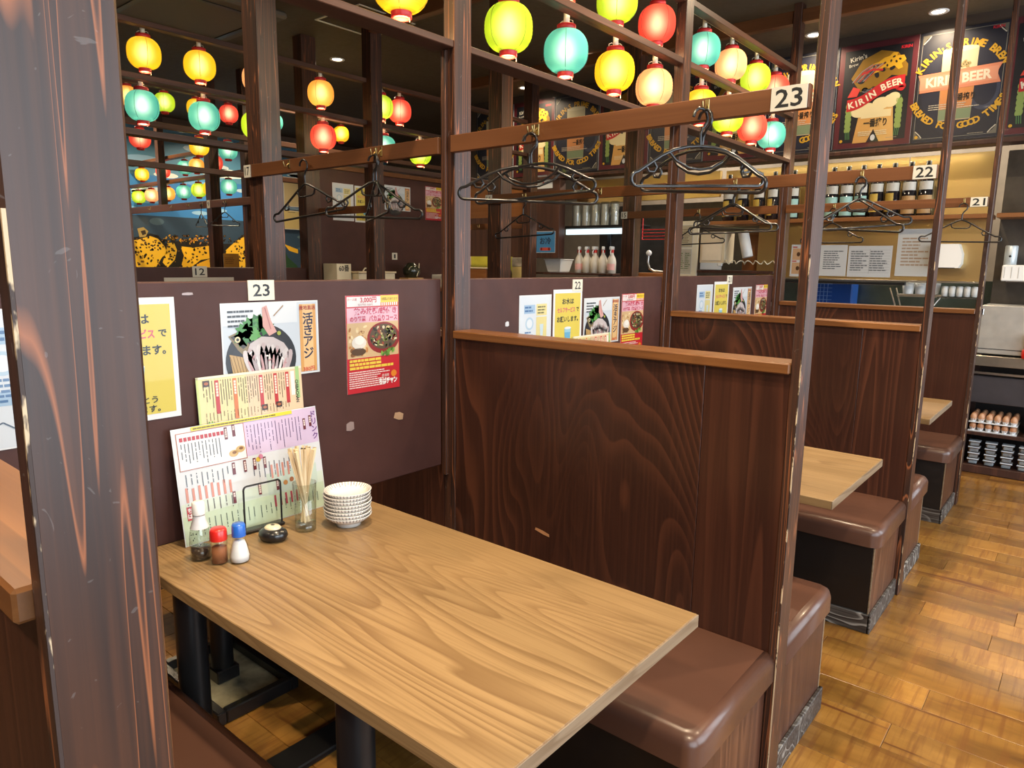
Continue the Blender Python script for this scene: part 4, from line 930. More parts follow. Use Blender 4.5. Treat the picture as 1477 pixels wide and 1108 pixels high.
# glass of chopsticks
GX, GY = .126, -.700
t = at_table('glass_tumbler', 'clear tumbler holding disposable chopsticks', 'glass', GX, GY)
obj('wall', MB().lathe([(.0245, .0), (.027, .002), (.0275, .02), (.0315, .132), (.0305, .132), (.0262, .022)], 32, cap1=False, cap0=False), GLASS, t)
obj('base', MB().lathe([(.001, .0), (.0245, .0), (.0270, .002), (.0262, .0215), (.001, .0215)], 32), GLASS_T, t)
CH = wood('raw_chopstick_wood', (.68,.54,.33), (.76,.63,.42), (.56,.41,.23), 'z', 8, 30, .05, .55, 0, .3, .5, .1)
stick = MB()
for s in (0, 1): stick.add([(-.0021, -.0030+.0031*s, 0), (.0021, -.0030+.0031*s, 0), (.0021, -.0003+.0031*s, 0), (-.0021, -.0003+.0031*s, 0), (-.0030, -.0045+.0046*s, .203), (.0030, -.0045+.0046*s, .203), (.0030, -.0003+.0046*s, .203), (-.0030, -.0003+.0046*s, .203)], [(3,2,1,0), (4,5,6,7), (0,1,5,4), (1,2,6,5), (2,3,7,6), (3,0,4,7)])
stick.box(-.0030, .0030, -.0045, .0043, .180, .203)
SM = stick.mesh('chopsticks', CH)
rg = random.Random(11)
for i in range(15):
    a = 2*PI*i/15+rg.uniform(-.1, .1); r = (.017 if i % 2 else .010); bx, by = GX+r*.62*math.cos(a+2.6), GY+r*.62*math.sin(a+2.6); tx = math.cos(a)*(.020 if i % 2 else .010)-.004; ty = math.sin(a)*(.020 if i % 2 else .010)
    d = Vector((GX+tx-bx, GY+ty-by, .135)).normalized(); q = d.to_track_quat('Z', 'Y').to_euler()
    o = link('chopsticks', SM, None, (bx, by, ZT+.022+rg.uniform(0, .004)), q); tag(o, 'pair of plain disposable chopsticks standing in the tumbler', 'chopsticks', 'chopsticks in the tumbler')
# wire menu holder
t = at_table('menu_stand', 'black wire menu holder with flat base before the drinks menu', 'menu stand', .040, -.772, math.radians(86))
fr = [(-.052, 0, .006), (-.052, 0, .118)] + [(-.042-.010*math.cos(a*PI/8), 0, .118+.010*math.sin(a*PI/8)) for a in range(1, 5)] + [(.042+.010*math.sin(a*PI/8), 0, .118+.010*math.cos(a*PI/8)) for a in range(0, 5)] + [(.052, 0, .006)]
obj('wire_frame', MB().tube(fr, .0026, 8), BLACKM, t); obj('base', box(-.056, .056, -.012, .016, 0, .010, .003), BLACK, t)
# black seasoning pot
t = at_table('seasoning_pot', 'squat black pot with a mottled beige lid', 'pot', .125, -.797, .4)
obj('body', MB().lathe([(.022, 0), (.034, .004), (.039, .014), (.036, .024), (.026, .031), (.018, .033)], 32, sx=1.0, sy=.82), BLACK, t)
lm = plain('mottled_beige', (.50,.44,.30), .35, coat=.4, var=.35)
ld = obj('lid', MB().lathe([(.021, .030), (.022, .034), (.017, .0385), (.006, .0405), (.0005, .0408)], 28, sy=.85), lm, t); obj('dark_mark', MB().lathe([(.0045, .0404), (.004, .0412), (.0005, .0414)], 12, sx=1.4), BLACK, ld)
# salad-dressing style bottle, chilli shaker, salt shaker
t = at_table('sauce_bottle', 'clear glass sauce bottle with a white cap', 'bottle', .100, -.975)
obj('glass_body', MB().lathe([(.022, .0), (.0245, .003), (.0245, .055), (.021, .078), (.0145, .098), (.013, .110), (.013, .122)], 32, cap1=False), GLASS_T, t)
obj('liquid', MB().lathe([(.001, .004), (.022, .004), (.0225, .030), (.001, .030)], 24), plain('thin_sauce', (.035,.022,.018), .1, coat=.5), t)
obj('cap', MB().lathe([(.0145, .112), (.0148, .114), (.0142, .140), (.012, .143), (.0005, .143)], 28, cap0=True), WHITE, t)
lb = MB(); rgl = random.Random(4)
for i in range(34):
    a = -2.2+3.4*rgl.random(); z = .022+.05*rgl.random(); w = rgl.uniform(.03, .12); h = rgl.uniform(.001, .004); r = .0248
    lb.add([(r*math.cos(a), r*math.sin(a), z), (r*math.cos(a+w), r*math.sin(a+w), z), (r*math.cos(a+w), r*math.sin(a+w), z+h), (r*math.cos(a), r*math.sin(a), z+h)], [(0,1,2,3)])
obj('printed_label', lb, plain('bottle_print', (.02,.02,.03), .4), t)
cl = MB(); cl.lathe([(.0213, .079), (.0150, .0985), (.0136, .110)], 28, cap0=False, cap1=False); obj('neck_label', cl, plain('neck_label_print', (.62,.62,.64), .5, var=.5), t)
t = at_table('spice_shaker', 'glass shaker of red-brown spice with a red cap', 'shaker', .156, -.958)
obj('glass_body', MB().lathe([(.0175, 0), (.019, .002), (.0190, .056), (.0175, .060)], 28, cap1=False), GLASS, t); obj('spice', MB().lathe([(.001, .003), (.0172, .003), (.0172, .040), (.001, .043)], 24), plain('chilli_powder', (.30,.095,.030), .9, var=.3), t); obj('cap', MB().lathe([(.0196, .058), (.0200, .060), (.0192, .082), (.0165, .0865), (.0005, .087)], 32), RED_P, t)
t = at_table('salt_shaker', 'flask-shaped salt shaker with a blue cap', 'shaker', .184, -.922)
obj('glass_body', MB().lathe([(.019, 0), (.0225, .003), (.0235, .016), (.019, .040), (.0145, .054), (.0145, .068)], 32, cap1=False), GLASS, t); obj('salt', MB().lathe([(.001, .003), (.0200, .003), (.0215, .016), (.0165, .040), (.0125, .052), (.001, .055)], 24), plain('white_salt', (.86,.86,.88), .9), t); obj('cap', MB().lathe([(.0158, .064), (.0162, .066), (.0156, .090), (.0135, .095), (.0005, .0955)], 32), BLUE_P, t)
# wall-hung leopard mural
INKS = 1.5
def mural(p, w, h):
    def q(px, py):
        y = 1.96+(px-195)*.00892; k = .00788+(px-194)*(.00905-.00788)/168; return (y-3.0, 1.333+(385.5-py)*k-1.95)
    W, H = w/2, h/2; rg = random.Random(8)
    p.rect(-W, -H, W, H, '#24384a', 1); p.rect(-W, -.02, W, H, '#2f6ea8', 2); p.rect(-W, .45, W, H, '#4d7f9c', 3)
    for i in range(46): p.ell(rg.uniform(-W, W), rg.uniform(.0, .9), rg.uniform(.10, .35), rg.uniform(.02, .07), rg.choice(('#9fb9c8', '#7ea6c4', '#c9d2cf', '#5d93bd', '#b6c6cc')), 4, 14, 0)
    for i in range(16): p.ell(rg.uniform(-W, W), rg.uniform(-.38, -.08), rg.uniform(.08, .2), rg.uniform(.02, .05), rg.choice(('#3d5360', '#4f6468', '#2d4656')), 3, 12, 0)
    def leo(pts, col='#c9981c', l=5): p.poly([q(*a) for a in pts], col, l)
    leo([(150,352), (196,342), (212,337), (222,340), (232,352), (262,345), (285,350), (300,352), (330,352), (345,340), (362,336), (385,338), (400,345), (412,360), (420,400), (150,400)], '#14120e', 5)
    leo([(150,356), (197,346), (212,341), (222,345), (230,356), (234,366), (226,372), (216,388), (150,400)], '#c39a22', 6); leo([(234,352), (243,350), (247,362), (243,376), (232,388), (226,380), (232,364)], '#c9a024', 6)
    leo([(252,356), (270,358), (303,354), (306,372), (280,376), (262,390), (250,390), (256,370)], '#cfa01e', 6); leo([(274,382), (300,372), (320,374), (320,400), (270,400)], '#c2921c', 7)
    leo([(318,362), (335,348), (348,342), (362,341), (366,360), (366,395), (340,395), (332,372), (318,376)], '#cda024', 6); leo([(384,345), (398,350), (408,365), (412,395), (384,398)], '#cda024', 6); leo([(415,352), (440,360), (440,366), (424,362)], '#c99a20', 6)
    leo([(408,350), (422,372), (438,384), (440,400), (414,400)], '#1d3a1f', 6); leo([(196,330), (204,328), (210,334), (206,342), (198,343)], '#8d7a45', 7); leo([(200,334), (206,332), (207,338), (202,340)], '#2a2216', 8)
    for i in range(520):
        px = rg.uniform(150, 412); py = rg.uniform(340, 398)
        x, z = q(px, py); p.ell(x, z, rg.uniform(.009, .021), rg.uniform(.007, .015), '#1a140a', 9, 7, rg.uniform(0, 180))
        if i % 3 == 0: p.ell(x, z, .007, .006, '#8a5f16', 10, 6)
    for i in range(60): px = rg.uniform(230, 310); x, z = q(px, rg.uniform(340, 352)); p.ell(x, z, .018, .010, rg.choice(('#b5793a', '#1a140a', '#c9981c')), 8, 7, rg.uniform(0, 180))
t = sheet('mural', 5.6, 2.1, mural, 'leopard_mural', 'painted mural of spotted leopards under a cloudy blue sky', 'mural', (-7.178, 3.0, 1.95), R90, th=.02)
INKS = .64
# cards and sheets around the far booths
t = thing('booth_partition', 'farthest low partition board before the leopard mural', 'partition', (0, 0, 0)); obj('board', box(-4.44, -4.40, .2, 2.4, 0, 1.345, .003), PAINT, t)
def d_fuji(p, w, h): p.rect(-w/2+.012, -h/2+.012, w/2-.012, h/2-.012, '#5a9fd0', 1); p.poly([(-w*.4, -h*.35), (-w*.1, h*.05), (w*.1, -.01), (w*.3, -h*.35)], '#2c5f96', 2); p.ell(w*.36, -h*.2, .03, .04, '#e2574a', 3, 12)
def d_orange(p, w, h): p.rect(-w/2, -h/2, w/2, h/2, '#d99a3a', 1); p.tiny_rows(-w*.4, w*.4, h*.2, 4, .016, '#8a5a22', 2, 4, .4)
def d_strip(p, w, h): p.rect(-w/2, -h/2, w/2, h/2, '#e6dfcf', 1); p.tiny_rows(-w*.42, -w*.2, 0, 1, .02, '#5a5248', 2, 3, .4); p.ell(0, 0, .03, .015, '#c0503a', 2, 10); p.ell(w*.3, 0, .06, .018, '#d08a3a', 2, 10)
sheet('fuji', .26, .17, d_fuji, 'framed_card', 'small blue framed card standing before the leopards', 'card', (-4.42, .62, 1.43), R90)
sheet('orange', .15, .13, d_orange, 'orange_card', 'small orange card standing before the leopards', 'card', (-4.42, 1.62, 1.41), R90)
sheet('strip', .50, .10, d_strip, 'paper_strip', 'long pale paper strip below plaque 12', 'paper', (XC+.022, .70, 1.245), R90)
def d_flat(c):
    def f(p, w, h): p.rect(-w/2+.006, -h/2+.006, w/2-.006, h/2-.006, c, 1); p.tiny_rows(-w*.1, w*.2, h*.4, 1, .02, '#8a7a5a', 2, 2, .4)
    return f
sheet('cyan', .17, .40, d_flat('#3f9fe0'), 'blue_poster', 'plain bright blue poster beside the post with plaque 17', 'poster', (-7.14, 3.83, 2.36), R90, th=.01)
sheet('creamp', .26, .40, d_flat('#e6cf9a'), 'cream_poster', 'plain cream poster beside the bright blue one', 'poster', (-7.14, 4.06, 2.36), R90, th=.01)
sheet('creamq', .40, .26, d_flat('#ecd28a'), 'cream_poster', 'wide cream poster below the bright blue one', 'poster', (-7.14, 4.02, 1.98), R90, th=.01)
# ------------------------------------------------------------------ kitchen front at the end of the aisle
DARKW = wood('kitchen_dark_wood', (.035,.016,.012), (.055,.024,.017), (.10,.04,.025), 'z', 10, 4, .05, .45, .1, .3, .5, .1)
ORW = wood('kitchen_warm_wood', (.20,.075,.022), (.26,.10,.032), (.32,.14,.05), 'x', 8, 3, .05, .42, .1, .35, .5, .1)
DARKM = plain('dark_sheet_metal', (.10,.085,.07), .35, metal=.7, var=.2)
struct('trim_1', box(-3.9, 3.4, 4.10, 4.25, 2.285, CZ), plain('soffit_dark', (.045,.03,.022), .5))
struct('trim_2', box(-3.9, 3.4, 4.085, 4.25, 2.255, 2.285, .003), DARKW)
o = obj('wall_panel', box(-3.9, -2.97, 4.10, 4.16, 1.905, 2.255), ORW); tag(o, 'orange-brown wooden panel below the farthest beer posters', 'panel')
o = obj('wall_panel', box(-3.9, -2.97, 4.10, 4.16, 1.48, 1.905), DARKW); tag(o, 'dark panel below the orange-brown wooden panel', 'panel')
o = obj('kitchen_pillar', box(-2.97, -2.56, 4.10, 4.20, 1.48, 2.255, .003), DARKW); tag(o, 'dark wooden pillar front carrying the toilet sign and water sign', 'pillar')
t = thing('dividing_wall', 'full dark brown wall behind the hangers with notices on it', 'wall'); obj('board', box(XC-.04, XC, P+.11, 3.20, 0, 2.15), PAINT, t); obj('top_rail', box(XC-.05, XC+.02, P+.11, 3.20, 2.15, 2.23, .003), W_RAIL, t); obj('edge_post', box(XC-.05, XC+.03, 3.20, 3.28, 0, CZ, .003), W_POST, t)
rail(-3.14, -2.56, 1.70, (-2.9,), 'short coat rail in front of the dark wall with notices')
sheet('toilet', .19, .26, d_toilet, 'toilet_sign', 'white sign with a red figure beside the kitchen', 'sign', (-2.745, 4.098, 2.30), 0)
sheet('water', .25, .215, d_water, 'water_sign', 'blue sign for cold water on the dark pillar', 'sign', (-2.725, 4.098, 1.64), 0)
for key, w, h, dr, nm, lab, y, z in (('blue', .21, .297, d_blue, 'notice', 'pale blue notice on the dark wall behind the hangers', 1.957, 1.90), ('yellow', .21, .297, d_yellow, 'notice', 'yellow water notice on the dark wall behind the hangers', 2.180, 1.895), ('fish', .297, .21, d_fish, 'fish_poster', 'raw fish poster on the dark wall behind the hangers', 2.545, 1.975), ('red', .21, .303, d_red, 'course_flyer', 'red course flyer on the dark wall behind the hangers', 2.985, 1.96)):
    sheet(key, w, h, dr, nm, lab, 'notice', (XC+.0016, y, z), R90, 'notices on the dark wall')
# bottle shelf with warm steel behind
t = thing('bottle_shelf', 'warm wooden shelf board carrying the big dark bottles', 'shelf'); obj('board', box(-1.02, 1.045, 4.20, 4.46, 1.775, 1.805, .003), ORW, t); obj('board', box(1.075, 2.6, 4.20, 4.46, 1.775, 1.805, .003), ORW, t)
for i, x in enumerate((-1.0, -.50, .455)):
    o = obj('steel_sheet', box(x+.004, (-.50, .455, 1.03)[i]-.004, 4.46, 4.48, 1.775, 2.255, .001), STEELW); tag(o, 'tall shiny golden steel sheet behind the bottles, ' + ('next to the inner posts', 'in the middle', 'towards the street')[i], 'steel sheet', 'steel sheets behind the bottles')
o = obj('steel_sheet', box(-.62, 1.03, 4.34, 4.36, 1.335, 1.775, .001), STEELW); tag(o, 'low steel sheet carrying the hung kitchen papers', 'steel sheet')
o = obj('steel_rail', MB().box(-.62, 1.03, 4.28, 4.34, 1.322, 1.334, .002), STEEL); tag(o, 'narrow steel ledge under the hung kitchen papers', 'ledge')
o = obj('hanging_rack', box(-.40, .55, 4.26, 4.30, 1.295, 1.318, .002), BLACKM); tag(o, 'black utensil bar below the kitchen papers', 'bar')
BGLASS = plain('dark_bottle_glass', (.012,.010,.012), .08, coat=.6); LBW = plain('white_label', (.60,.58,.52), .5, var=.08); LBA = plain('aqua_label', (.36,.60,.54), .5, var=.1); LBB = plain('tan_label', (.45,.27,.11), .5, var=.1); LBY = plain('gold_label', (.62,.42,.08), .4, var=.2)
bb = MB().lathe([(.047, 0), (.051, .004), (.0515, .182), (.0490, .186), (.0490, .250), (.044, .268), (.026, .300), (.0165, .325), (.0155, .375), (.001, .376)], 24).mesh('glass', BGLASS)
bc = MB().lathe([(.0175, .352), (.0178, .395), (.015, .398), (.001, .398)], 18).mesh('cap', BLACK)
def wrap(z0, z1, r=.0520, a0=-2.6, a1=-.5, n=10):
    m = MB(); v = []
    for i in range(n+1):
        a = a0+(a1-a0)*i/n; v += [(r*math.cos(a), r*math.sin(a), z0), (r*math.cos(a), r*math.sin(a), z1)]
    return m.add(v, [(2*i, 2*i+2, 2*i+3, 2*i+1) for i in range(n)], 0, None, True)
LBL = {'w': wrap(.190, .250, .0500).mesh('label', LBW), 'a': wrap(.02, .165).mesh('lower_label', LBA), 'b': wrap(.02, .150).mesh('lower_label', LBB), 'y': wrap(.04, .175, a1=-1.3).mesh('lower_label', LBY)}
bx = [(-.90, 'y'), (-.77, 'y'), (-.63, 'y'), (-.51, 'y'), (-.35, 'a'), (-.16, 'y'), (-.045, 'a'), (.062, 'a'), (.170, 'a'), (.278, 'y'), (.388, 'y'), (.500, 'b'), (.610, 'b')]
for i, (x, kk) in enumerate(bx):
    t = thing('liquor_bottle', 'dark bottle with white and %s labels, %s along the shelf from the inner posts' % ({'a': 'aqua', 'b': 'tan', 'y': 'gold'}[kk], ORD[i]), 'bottle', (x, 4.33, 1.805), random.uniform(-.2, .2), 'big dark bottles on the kitchen shelf')
    link('glass', bb, t); link('cap', bc, t); link('label', LBL['w'], t); link('lower_label', LBL[kk], t)
# papers hung below the shelf
def d_rows(seed, col='#6a6f76', bgc='#e6e8ea', two=False, pic=False):
    def f(p, w, h):
        p.rect(-w/2+.003, -h/2+.003, w/2-.003, h/2-.003, bgc, 1)
        if pic:
            for s in (0, 1): p.rect(-w*.4, -h*.42+s*h*.44, w*.4, -h*.06+s*h*.44, '#e2b58a', 2); p.ell(0, -h*.24+s*h*.44, w*.12, h*.07, '#5a3a22', 3, 10); p.rect(-w*.4, -h*.04+s*h*.44, -w*.1, s*h*.44, '#d5645a', 3)
        elif two:
            for s in (0, 1): p.tiny_rows(-w*.44+s*w*.45, -w*.02+s*w*.45, h*.32, 9, h*.075, col, 2, seed+s, .45)
            for i in range(9): p.rect(-w*.46, h*.36-i*h*.09, w*.46, h*.365-i*h*.09, '#9aa0a8', 2)
            p.rect(-.001, -h*.4, .001, h*.4, '#9aa0a8', 2)
        else: p.tiny_rows(-w*.38, w*.38, h*.30, 9, h*.07, col, 2, seed, .45)
    return f
for key, x0, x1, z0, z1, dr, lab in (('kp1', -.335, -.215, 1.345, 1.605, d_rows(1, pic=True), 'hung kitchen sheet with two small food pictures'), ('kp2', -.10, .102, 1.355, 1.60, d_rows(2), 'plain printed kitchen sheet hanging on a hook'), ('kp3', .112, .425, 1.352, 1.592, d_rows(3, two=True), 'ruled two-column kitchen sheet'), ('kp4', .455, .72, 1.365, 1.715, d_rows(5, '#c0a58c', '#e3e4e2'), 'tall kitchen sheet with brown lines on a board')):
    sheet(key, x1-x0, z1-z0, dr, 'kitchen_sheet', lab, 'paper', ((x0+x1)/2, 4.337, (z0+z1)/2), 0, 'papers hung in the kitchen')
t = thing('towel_dispenser', 'white paper towel dispenser by the kitchen papers', 'dispenser', (.81, 4.3405, 1.43)); obj('housing', MB().prism([(-.085, 0), (.07, 0), (.085, .03), (.085, .10), (.06, .17), (-.085, .17)], -.11, 0), WHITE, t); obj('slot', box(-.06, .05, -.112, -.06, -.004, .002), BLACK, t)
# behind the pass: teal steel, crate, utensils
o = obj('steel_backsplash', box(-.62, 1.03, 5.0, 5.02, .9, 1.33), plain('teal_steel', (.12,.17,.17), .35, metal=.6, var=.15)); tag(o, 'dull teal steel back of the serving pass', 'panel')
t = thing('plastic_crate', 'blue plastic crate in the serving pass', 'crate', (-.30, 4.75, 1.10)); obj('body', box(-.02, .36, 0, .2, 0, .20, .01), plain('crate_blue', (.015,.09,.42), .4), t); gm = plain('grid_light', (.25,.42,.75), .4)
for i in range(7): obj('grid_bar', box(-.02+i*.03, -.016+i*.03, -.004, 0, .0, .20), gm, t)
for i in range(6): obj('grid_bar', box(-.02, .20, -.006, -.002, .01+i*.034, .014+i*.034), gm, t)
t = thing('pass_counter', 'pale counter of the serving pass behind the dividers', 'counter', (0, 0, 0)); obj('top', box(-2.5, 1.03, 4.12, 5.0, 1.06, 1.10, .003), STEEL, t); obj('front', box(-2.5, 1.03, 4.12, 4.16, 0, 1.06), DARKW, t)
for i, (x, dx) in enumerate(((.48, -.07), (.515, -.06), (.70, .10))): o = obj('tongs', MB().tube([(x, 4.40, 1.103), (x+dx, 4.45, 1.27)], .006, 6), STEEL); tag(o, 'steel utensil leaning in the serving pass, %s from the blue crate' % ORD[i], 'utensil', 'utensils in the pass')
t = thing('cup_stack', 'stack of white cups below the tall kitchen sheet', 'cups', (.63, 4.36, 1.20));
for i in range(3): obj('cup', MB().lathe([(.035, 0), (.045, .085), (.043, .085), (.033, .004)], 18, ((i-1)*.085, .06, .03), cap1=False), WHITE, t)
obj('holder', box(-.15, .15, .0, .12, .01, .028, .003), STEEL, t)
for i in range(5): o = obj('rolled_towel', MB().lathe([(.012, 0), (.021, .004), (.021, .072), (.012, .076)], 14, (.80+i*.047, 4.34, 1.222)), plain('towel_grey', (.60,.60,.58), .9) if i == 0 else bpy.data.materials['towel_grey']); tag(o, 'small pale rolled towel on the wire shelf', 'towel', 'rolled towels on the wire shelf')
t = thing('wire_shelf', 'black wire shelf with rolled towels beside the end post', 'shelf', (0, 0, 0))
for i in range(8): obj('wire', MB().tube([(.775+i*.036, 4.30, 1.215), (.775+i*.036, 4.42, 1.215)], .003, 5), BLACKM, t)
obj('front_wire', MB().tube([(.76, 4.30, 1.215), (1.045, 4.30, 1.215)], .004, 6), BLACKM, t)
# street-side end of the kitchen
o = obj('steel_cabinet', box(1.075, 2.9, 4.46, 4.9, .85, 2.25, .003), DARKM); tag(o, 'dark sheet-metal cabinet at the street end of the kitchen', 'cabinet')
t = thing('shelf_unit', 'dark low shelf unit with steel top facing the aisle', 'shelf unit', (0, 0, 0))
obj('countertop', box(1.045, 3.2, 4.06, 4.7, .765, .835, .003), plain('worn_steel_edge', (.42,.38,.32), .3, metal=.9, var=.15), t)
for (z0, z1) in ((.0, .055), (.272, .296)): obj('shelf', box(1.05, 3.2, 4.07, 4.6, z0, z1, .002), DARKW, t)
obj('side_panel', box(1.03, 1.05, 4.07, 4.6, 0, .765, .002), DARKW, t); obj('back_panel', box(1.05, 3.2, 4.6, 4.62, 0, .765), PAINT_D, t); obj('drawer_front', box(1.055, 1.8, 4.10, 4.12, .50, .69, .004), plain('dark_grey_drawer', (.04,.036,.042), .4, var=.15), t); obj('rail', box(1.05, 3.2, 4.08, 4.10, .705, .72, .001), STEEL, t)
t = thing('steel_box', 'pale stainless box standing on the shelf unit', 'box', (1.07, 4.10, .835)); obj('body', box(0, .75, 0, .30, .012, .345, .004), plain('pale_steel', (.52,.50,.46), .38, metal=.6, var=.1), t)
obj('hinge', box(-.006, .012, -.005, .01, .28, .32, .002), CHROME, t); obj('foot', box(.005, .03, .0, .03, 0, .012), CHROME, t); obj('lid_line', box(0, .75, -.003, .002, .045, .049), BLACKM, t)
t = thing('sauce_dispenser', 'red-based dispenser standing beside the stainless box', 'dispenser', (1.36, 4.075, .835)); obj('base', MB().lathe([(.030, 0), (.034, .01), (.034, .055), (.024, .062)], 20), RED_P, t); obj('cylinder', MB().lathe([(.023, .062), (.023, .16), (.020, .163)], 20), plain('orange_fill', (.55,.30,.16), .4), t)
t = thing('white_basket', 'white perforated basket high at the street end', 'basket', (1.24, 4.30, 1.345)); obj('body', box(-.10, .30, -.05, .10, 0, .11, .006), WHITE, t)
for i in range(9): obj('slot', box(-.085+i*.04, -.081+i*.04, -.0515, -.0495, .02, .095), plain('basket_slot', (.45,.44,.42), .6) if i == 0 else bpy.data.materials['basket_slot'], t)
obj('bracket', box(-.08, .28, .09, .165, -.008, 0, .001), STEEL, t)
t = thing('can', 'pale blue-white can standing in the perforated basket', 'can', (1.175, 4.33, 1.455)); obj('body', MB().lathe([(.036, 0), (.038, .004), (.038, .128), (.034, .134), (.001, .134)], 22), plain('can_print', (.62,.68,.70), .35, metal=.3, var=.25), t); obj('dark_dot', MB().lathe([(.008, 0), (.007, .002), (.0005, .002)], 12).xf(Matrix.Translation((0, -.038, .06)) @ Matrix.Rotation(PI/2, 4, 'X')), BLACK, t)
# egg trays
TRAYM = plain('egg_tray_plastic', (.74,.76,.78), .5); EGG = [plain('egg_brown_%d' % i, c, .45) for i, c in enumerate(((.46,.22,.11), (.55,.30,.17), (.40,.18,.09)))]
em = [MB().lathe([(.0005, -.028), (.010, -.0262), (.018, -.019), (.0215, -.006), (.0205, .008), (.0155, .020), (.008, .0275), (.0005, .029)], 14).mesh('egg', m_) for m_ in EGG]
for lev in (0, 1):
    t = thing('egg_tray', 'pale egg tray on the dark shelf unit, ' + ('upper of two' if lev else 'lower of two'), 'egg tray', (1.075, 4.09, .296+lev*.062), 0, 'egg trays on the shelf unit')
    tr = MB().box(0, .285, 0, .235, .0, .005); nx = 6
    obj('tray', tr, TRAYM, t)
    for i in range(nx):
        for j in range(5): obj('cup', MB().lathe([(.014, .005), (.022, .026), (.0205, .026), (.013, .006)], 8, (.025+i*.047, .025+j*.047, 0), smooth=False), TRAYM, t) if (i, j, lev) == (0, 0, 0) else link('cup', [c for c in bpy.data.objects if c.name == 'cup.003' or c.name.startswith('cup')][-1].data if False else CUPM, t, (i*.047, j*.047, 0)) if 'CUPM' in globals() else None
        if 'CUPM' not in globals(): CUPM = [o_ for o_ in t.children if o_.name.startswith('cup')][0].data
    for i in range(nx):
        for j in range(2 if lev == 0 else 5):
            o = link('egg', em[(i*3+j+lev) % 3], None, (1.075+.025+i*.047, 4.09+.025+j*.047, .296+lev*.062+.036), (.05*(i % 3-1), .06*(j % 3-1), 0)); tag(o, 'brown egg in the %s egg tray' % ('upper' if lev else 'lower'), 'egg', 'eggs in the %s tray' % ('upper' if lev else 'lower'))
t = thing('crate_basket', 'grey perforated basket right of the egg trays', 'basket', (1.40, 4.10, .296)); obj('body', box(0, .30, 0, .22, 0, .13, .008), plain('grey_basket', (.62,.64,.67), .5), t)
for i in range(6):
    for j in range(4): obj('hole', box(.02+i*.022, .032+i*.022, -.0015, .0005, .02+j*.026, .036+j*.026), plain('basket_hole', (.25,.26,.28), .6) if (i, j) == (0, 0) else bpy.data.materials['basket_hole'], t)
# stacked clear food containers
cb = MB().lathe([(.040, 0), (.047, .034), (.0455, .034), (.039, .003)], 4, smooth=False).xf(Matrix.Rotation(PI/4, 4, 'Z')).mesh('tub', CLEARP); cl_ = box(-.036, .036, -.036, .036, .0335, .041, .003).mesh('lid', plain('frosted_lid', (.62,.68,.74), .25, coat=.4)); cf = box(-.026, .026, -.026, .026, .004, .026, .004).mesh('contents', plain('pale_contents', (.55,.60,.66), .6, var=.4))
for c in range(5):
    for r in range(4):
        t = thing('food_container', 'clear lidded food container, column %s from the divider, %s from the shelf' % (ORD[c], ORD[r]), 'container', (1.125+c*.098, 4.13, .055+r*.0425), random.uniform(-.06, .06), 'stacked clear food containers')
        for n_, m_ in (('tub', cb), ('lid', cl_), ('contents', cf)): link(n_, m_, t)
# pitchers, spray bottles and odds and ends left of the bottles
t = thing('pitcher_shelf', 'dark shelf holding upturned glass pitchers', 'shelf', (0, 0, 0)); obj('board', box(-2.56, -1.75, 4.20, 4.50, 1.775, 1.80, .002), BLACKM, t); obj('light_strip', box(-2.56, -1.80, 4.22, 4.25, 1.715, 1.768, .002), emit('cool_strip_light', (.70,.90,.95), 1.1), t); obj('bracket', box(-2.19, -2.15, 4.42, 4.45, 1.335, 1.776, .002), BLACKM, t)
pit = MB().lathe([(.046, 0), (.050, .01), (.048, .21), (.044, .225), (.040, .228)], 20, cap1=True).mesh('glass', GLASS_T); pin = MB().lathe([(.036, .004), (.038, .205)], 16, cap0=False, cap1=False).mesh('inner_wall', plain('frosted_inside', (.60,.58,.52), .25, coat=.5))
for i in range(5):
    t = thing('glass_pitcher', 'upturned glass pitcher on the dark shelf, %s from the pillar' % ORD[i], 'pitcher', (-2.50+i*.112, 4.32, 1.80), 0, 'upturned glass pitchers'); link('glass', pit, t); link('inner_wall', pin, t)
o = obj('hood_panel', box(-2.56, -1.02, 4.40, 4.43, 2.03, 2.255, .002), STEELW); tag(o, 'golden reflecting steel hood above the glass pitchers', 'hood')
o = obj('kitchen_back_panel', box(-2.56, -.64, 4.85, 4.87, 1.10, 2.03), plain('kitchen_dark_back', (.06,.055,.05), .4, var=.3)); tag(o, 'dark back of the dishwashing corner', 'panel')
SPB = plain('milky_plastic', (.70,.66,.58), .35); SPC = plain('white_trigger', (.80,.80,.78), .35)
sb_ = MB().lathe([(.030, 0), (.036, .006), (.037, .10), (.030, .135), (.015, .165), (.013, .185)], 18).mesh('bottle', SPB); sr = MB().lathe([(.016, .180), (.0165, .205), (.012, .207)], 16).mesh('collar', RED_P)
sh = MB().box(-.012, .012, -.035, .028, .205, .235, .004).mesh('trigger_head', SPC); sg = MB().tube([(0, -.022, .207), (0, -.034, .185), (0, -.030, .165)], .005, 6).mesh('trigger', SPC); sl = wrap(.03, .085, .0378).mesh('label', plain('pink_label', (.75,.42,.40), .5, var=.3))
for i, x in enumerate((-2.44, -2.345, -2.25, -2.155, -2.055)):
    t = thing('spray_bottle', 'milky spray bottle with red collar, %s from the basin' % ORD[i], 'spray bottle', (x, 4.30, 1.335), .5-.3*(i % 3), 'spray bottles on the ledge'); t.scale = (1.22, 1.22, 1.12)
    for n_, m_ in (('bottle', sb_), ('collar', sr), ('trigger_head', sh), ('trigger', sg)): link(n_, m_, t)
    if i in (0, 4): link('label', sl, t)
o = obj('ledge', box(-2.95, -1.98, 4.20, 4.46, 1.315, 1.335, .002), DARKW); tag(o, 'dark ledge under the spray bottles', 'ledge')
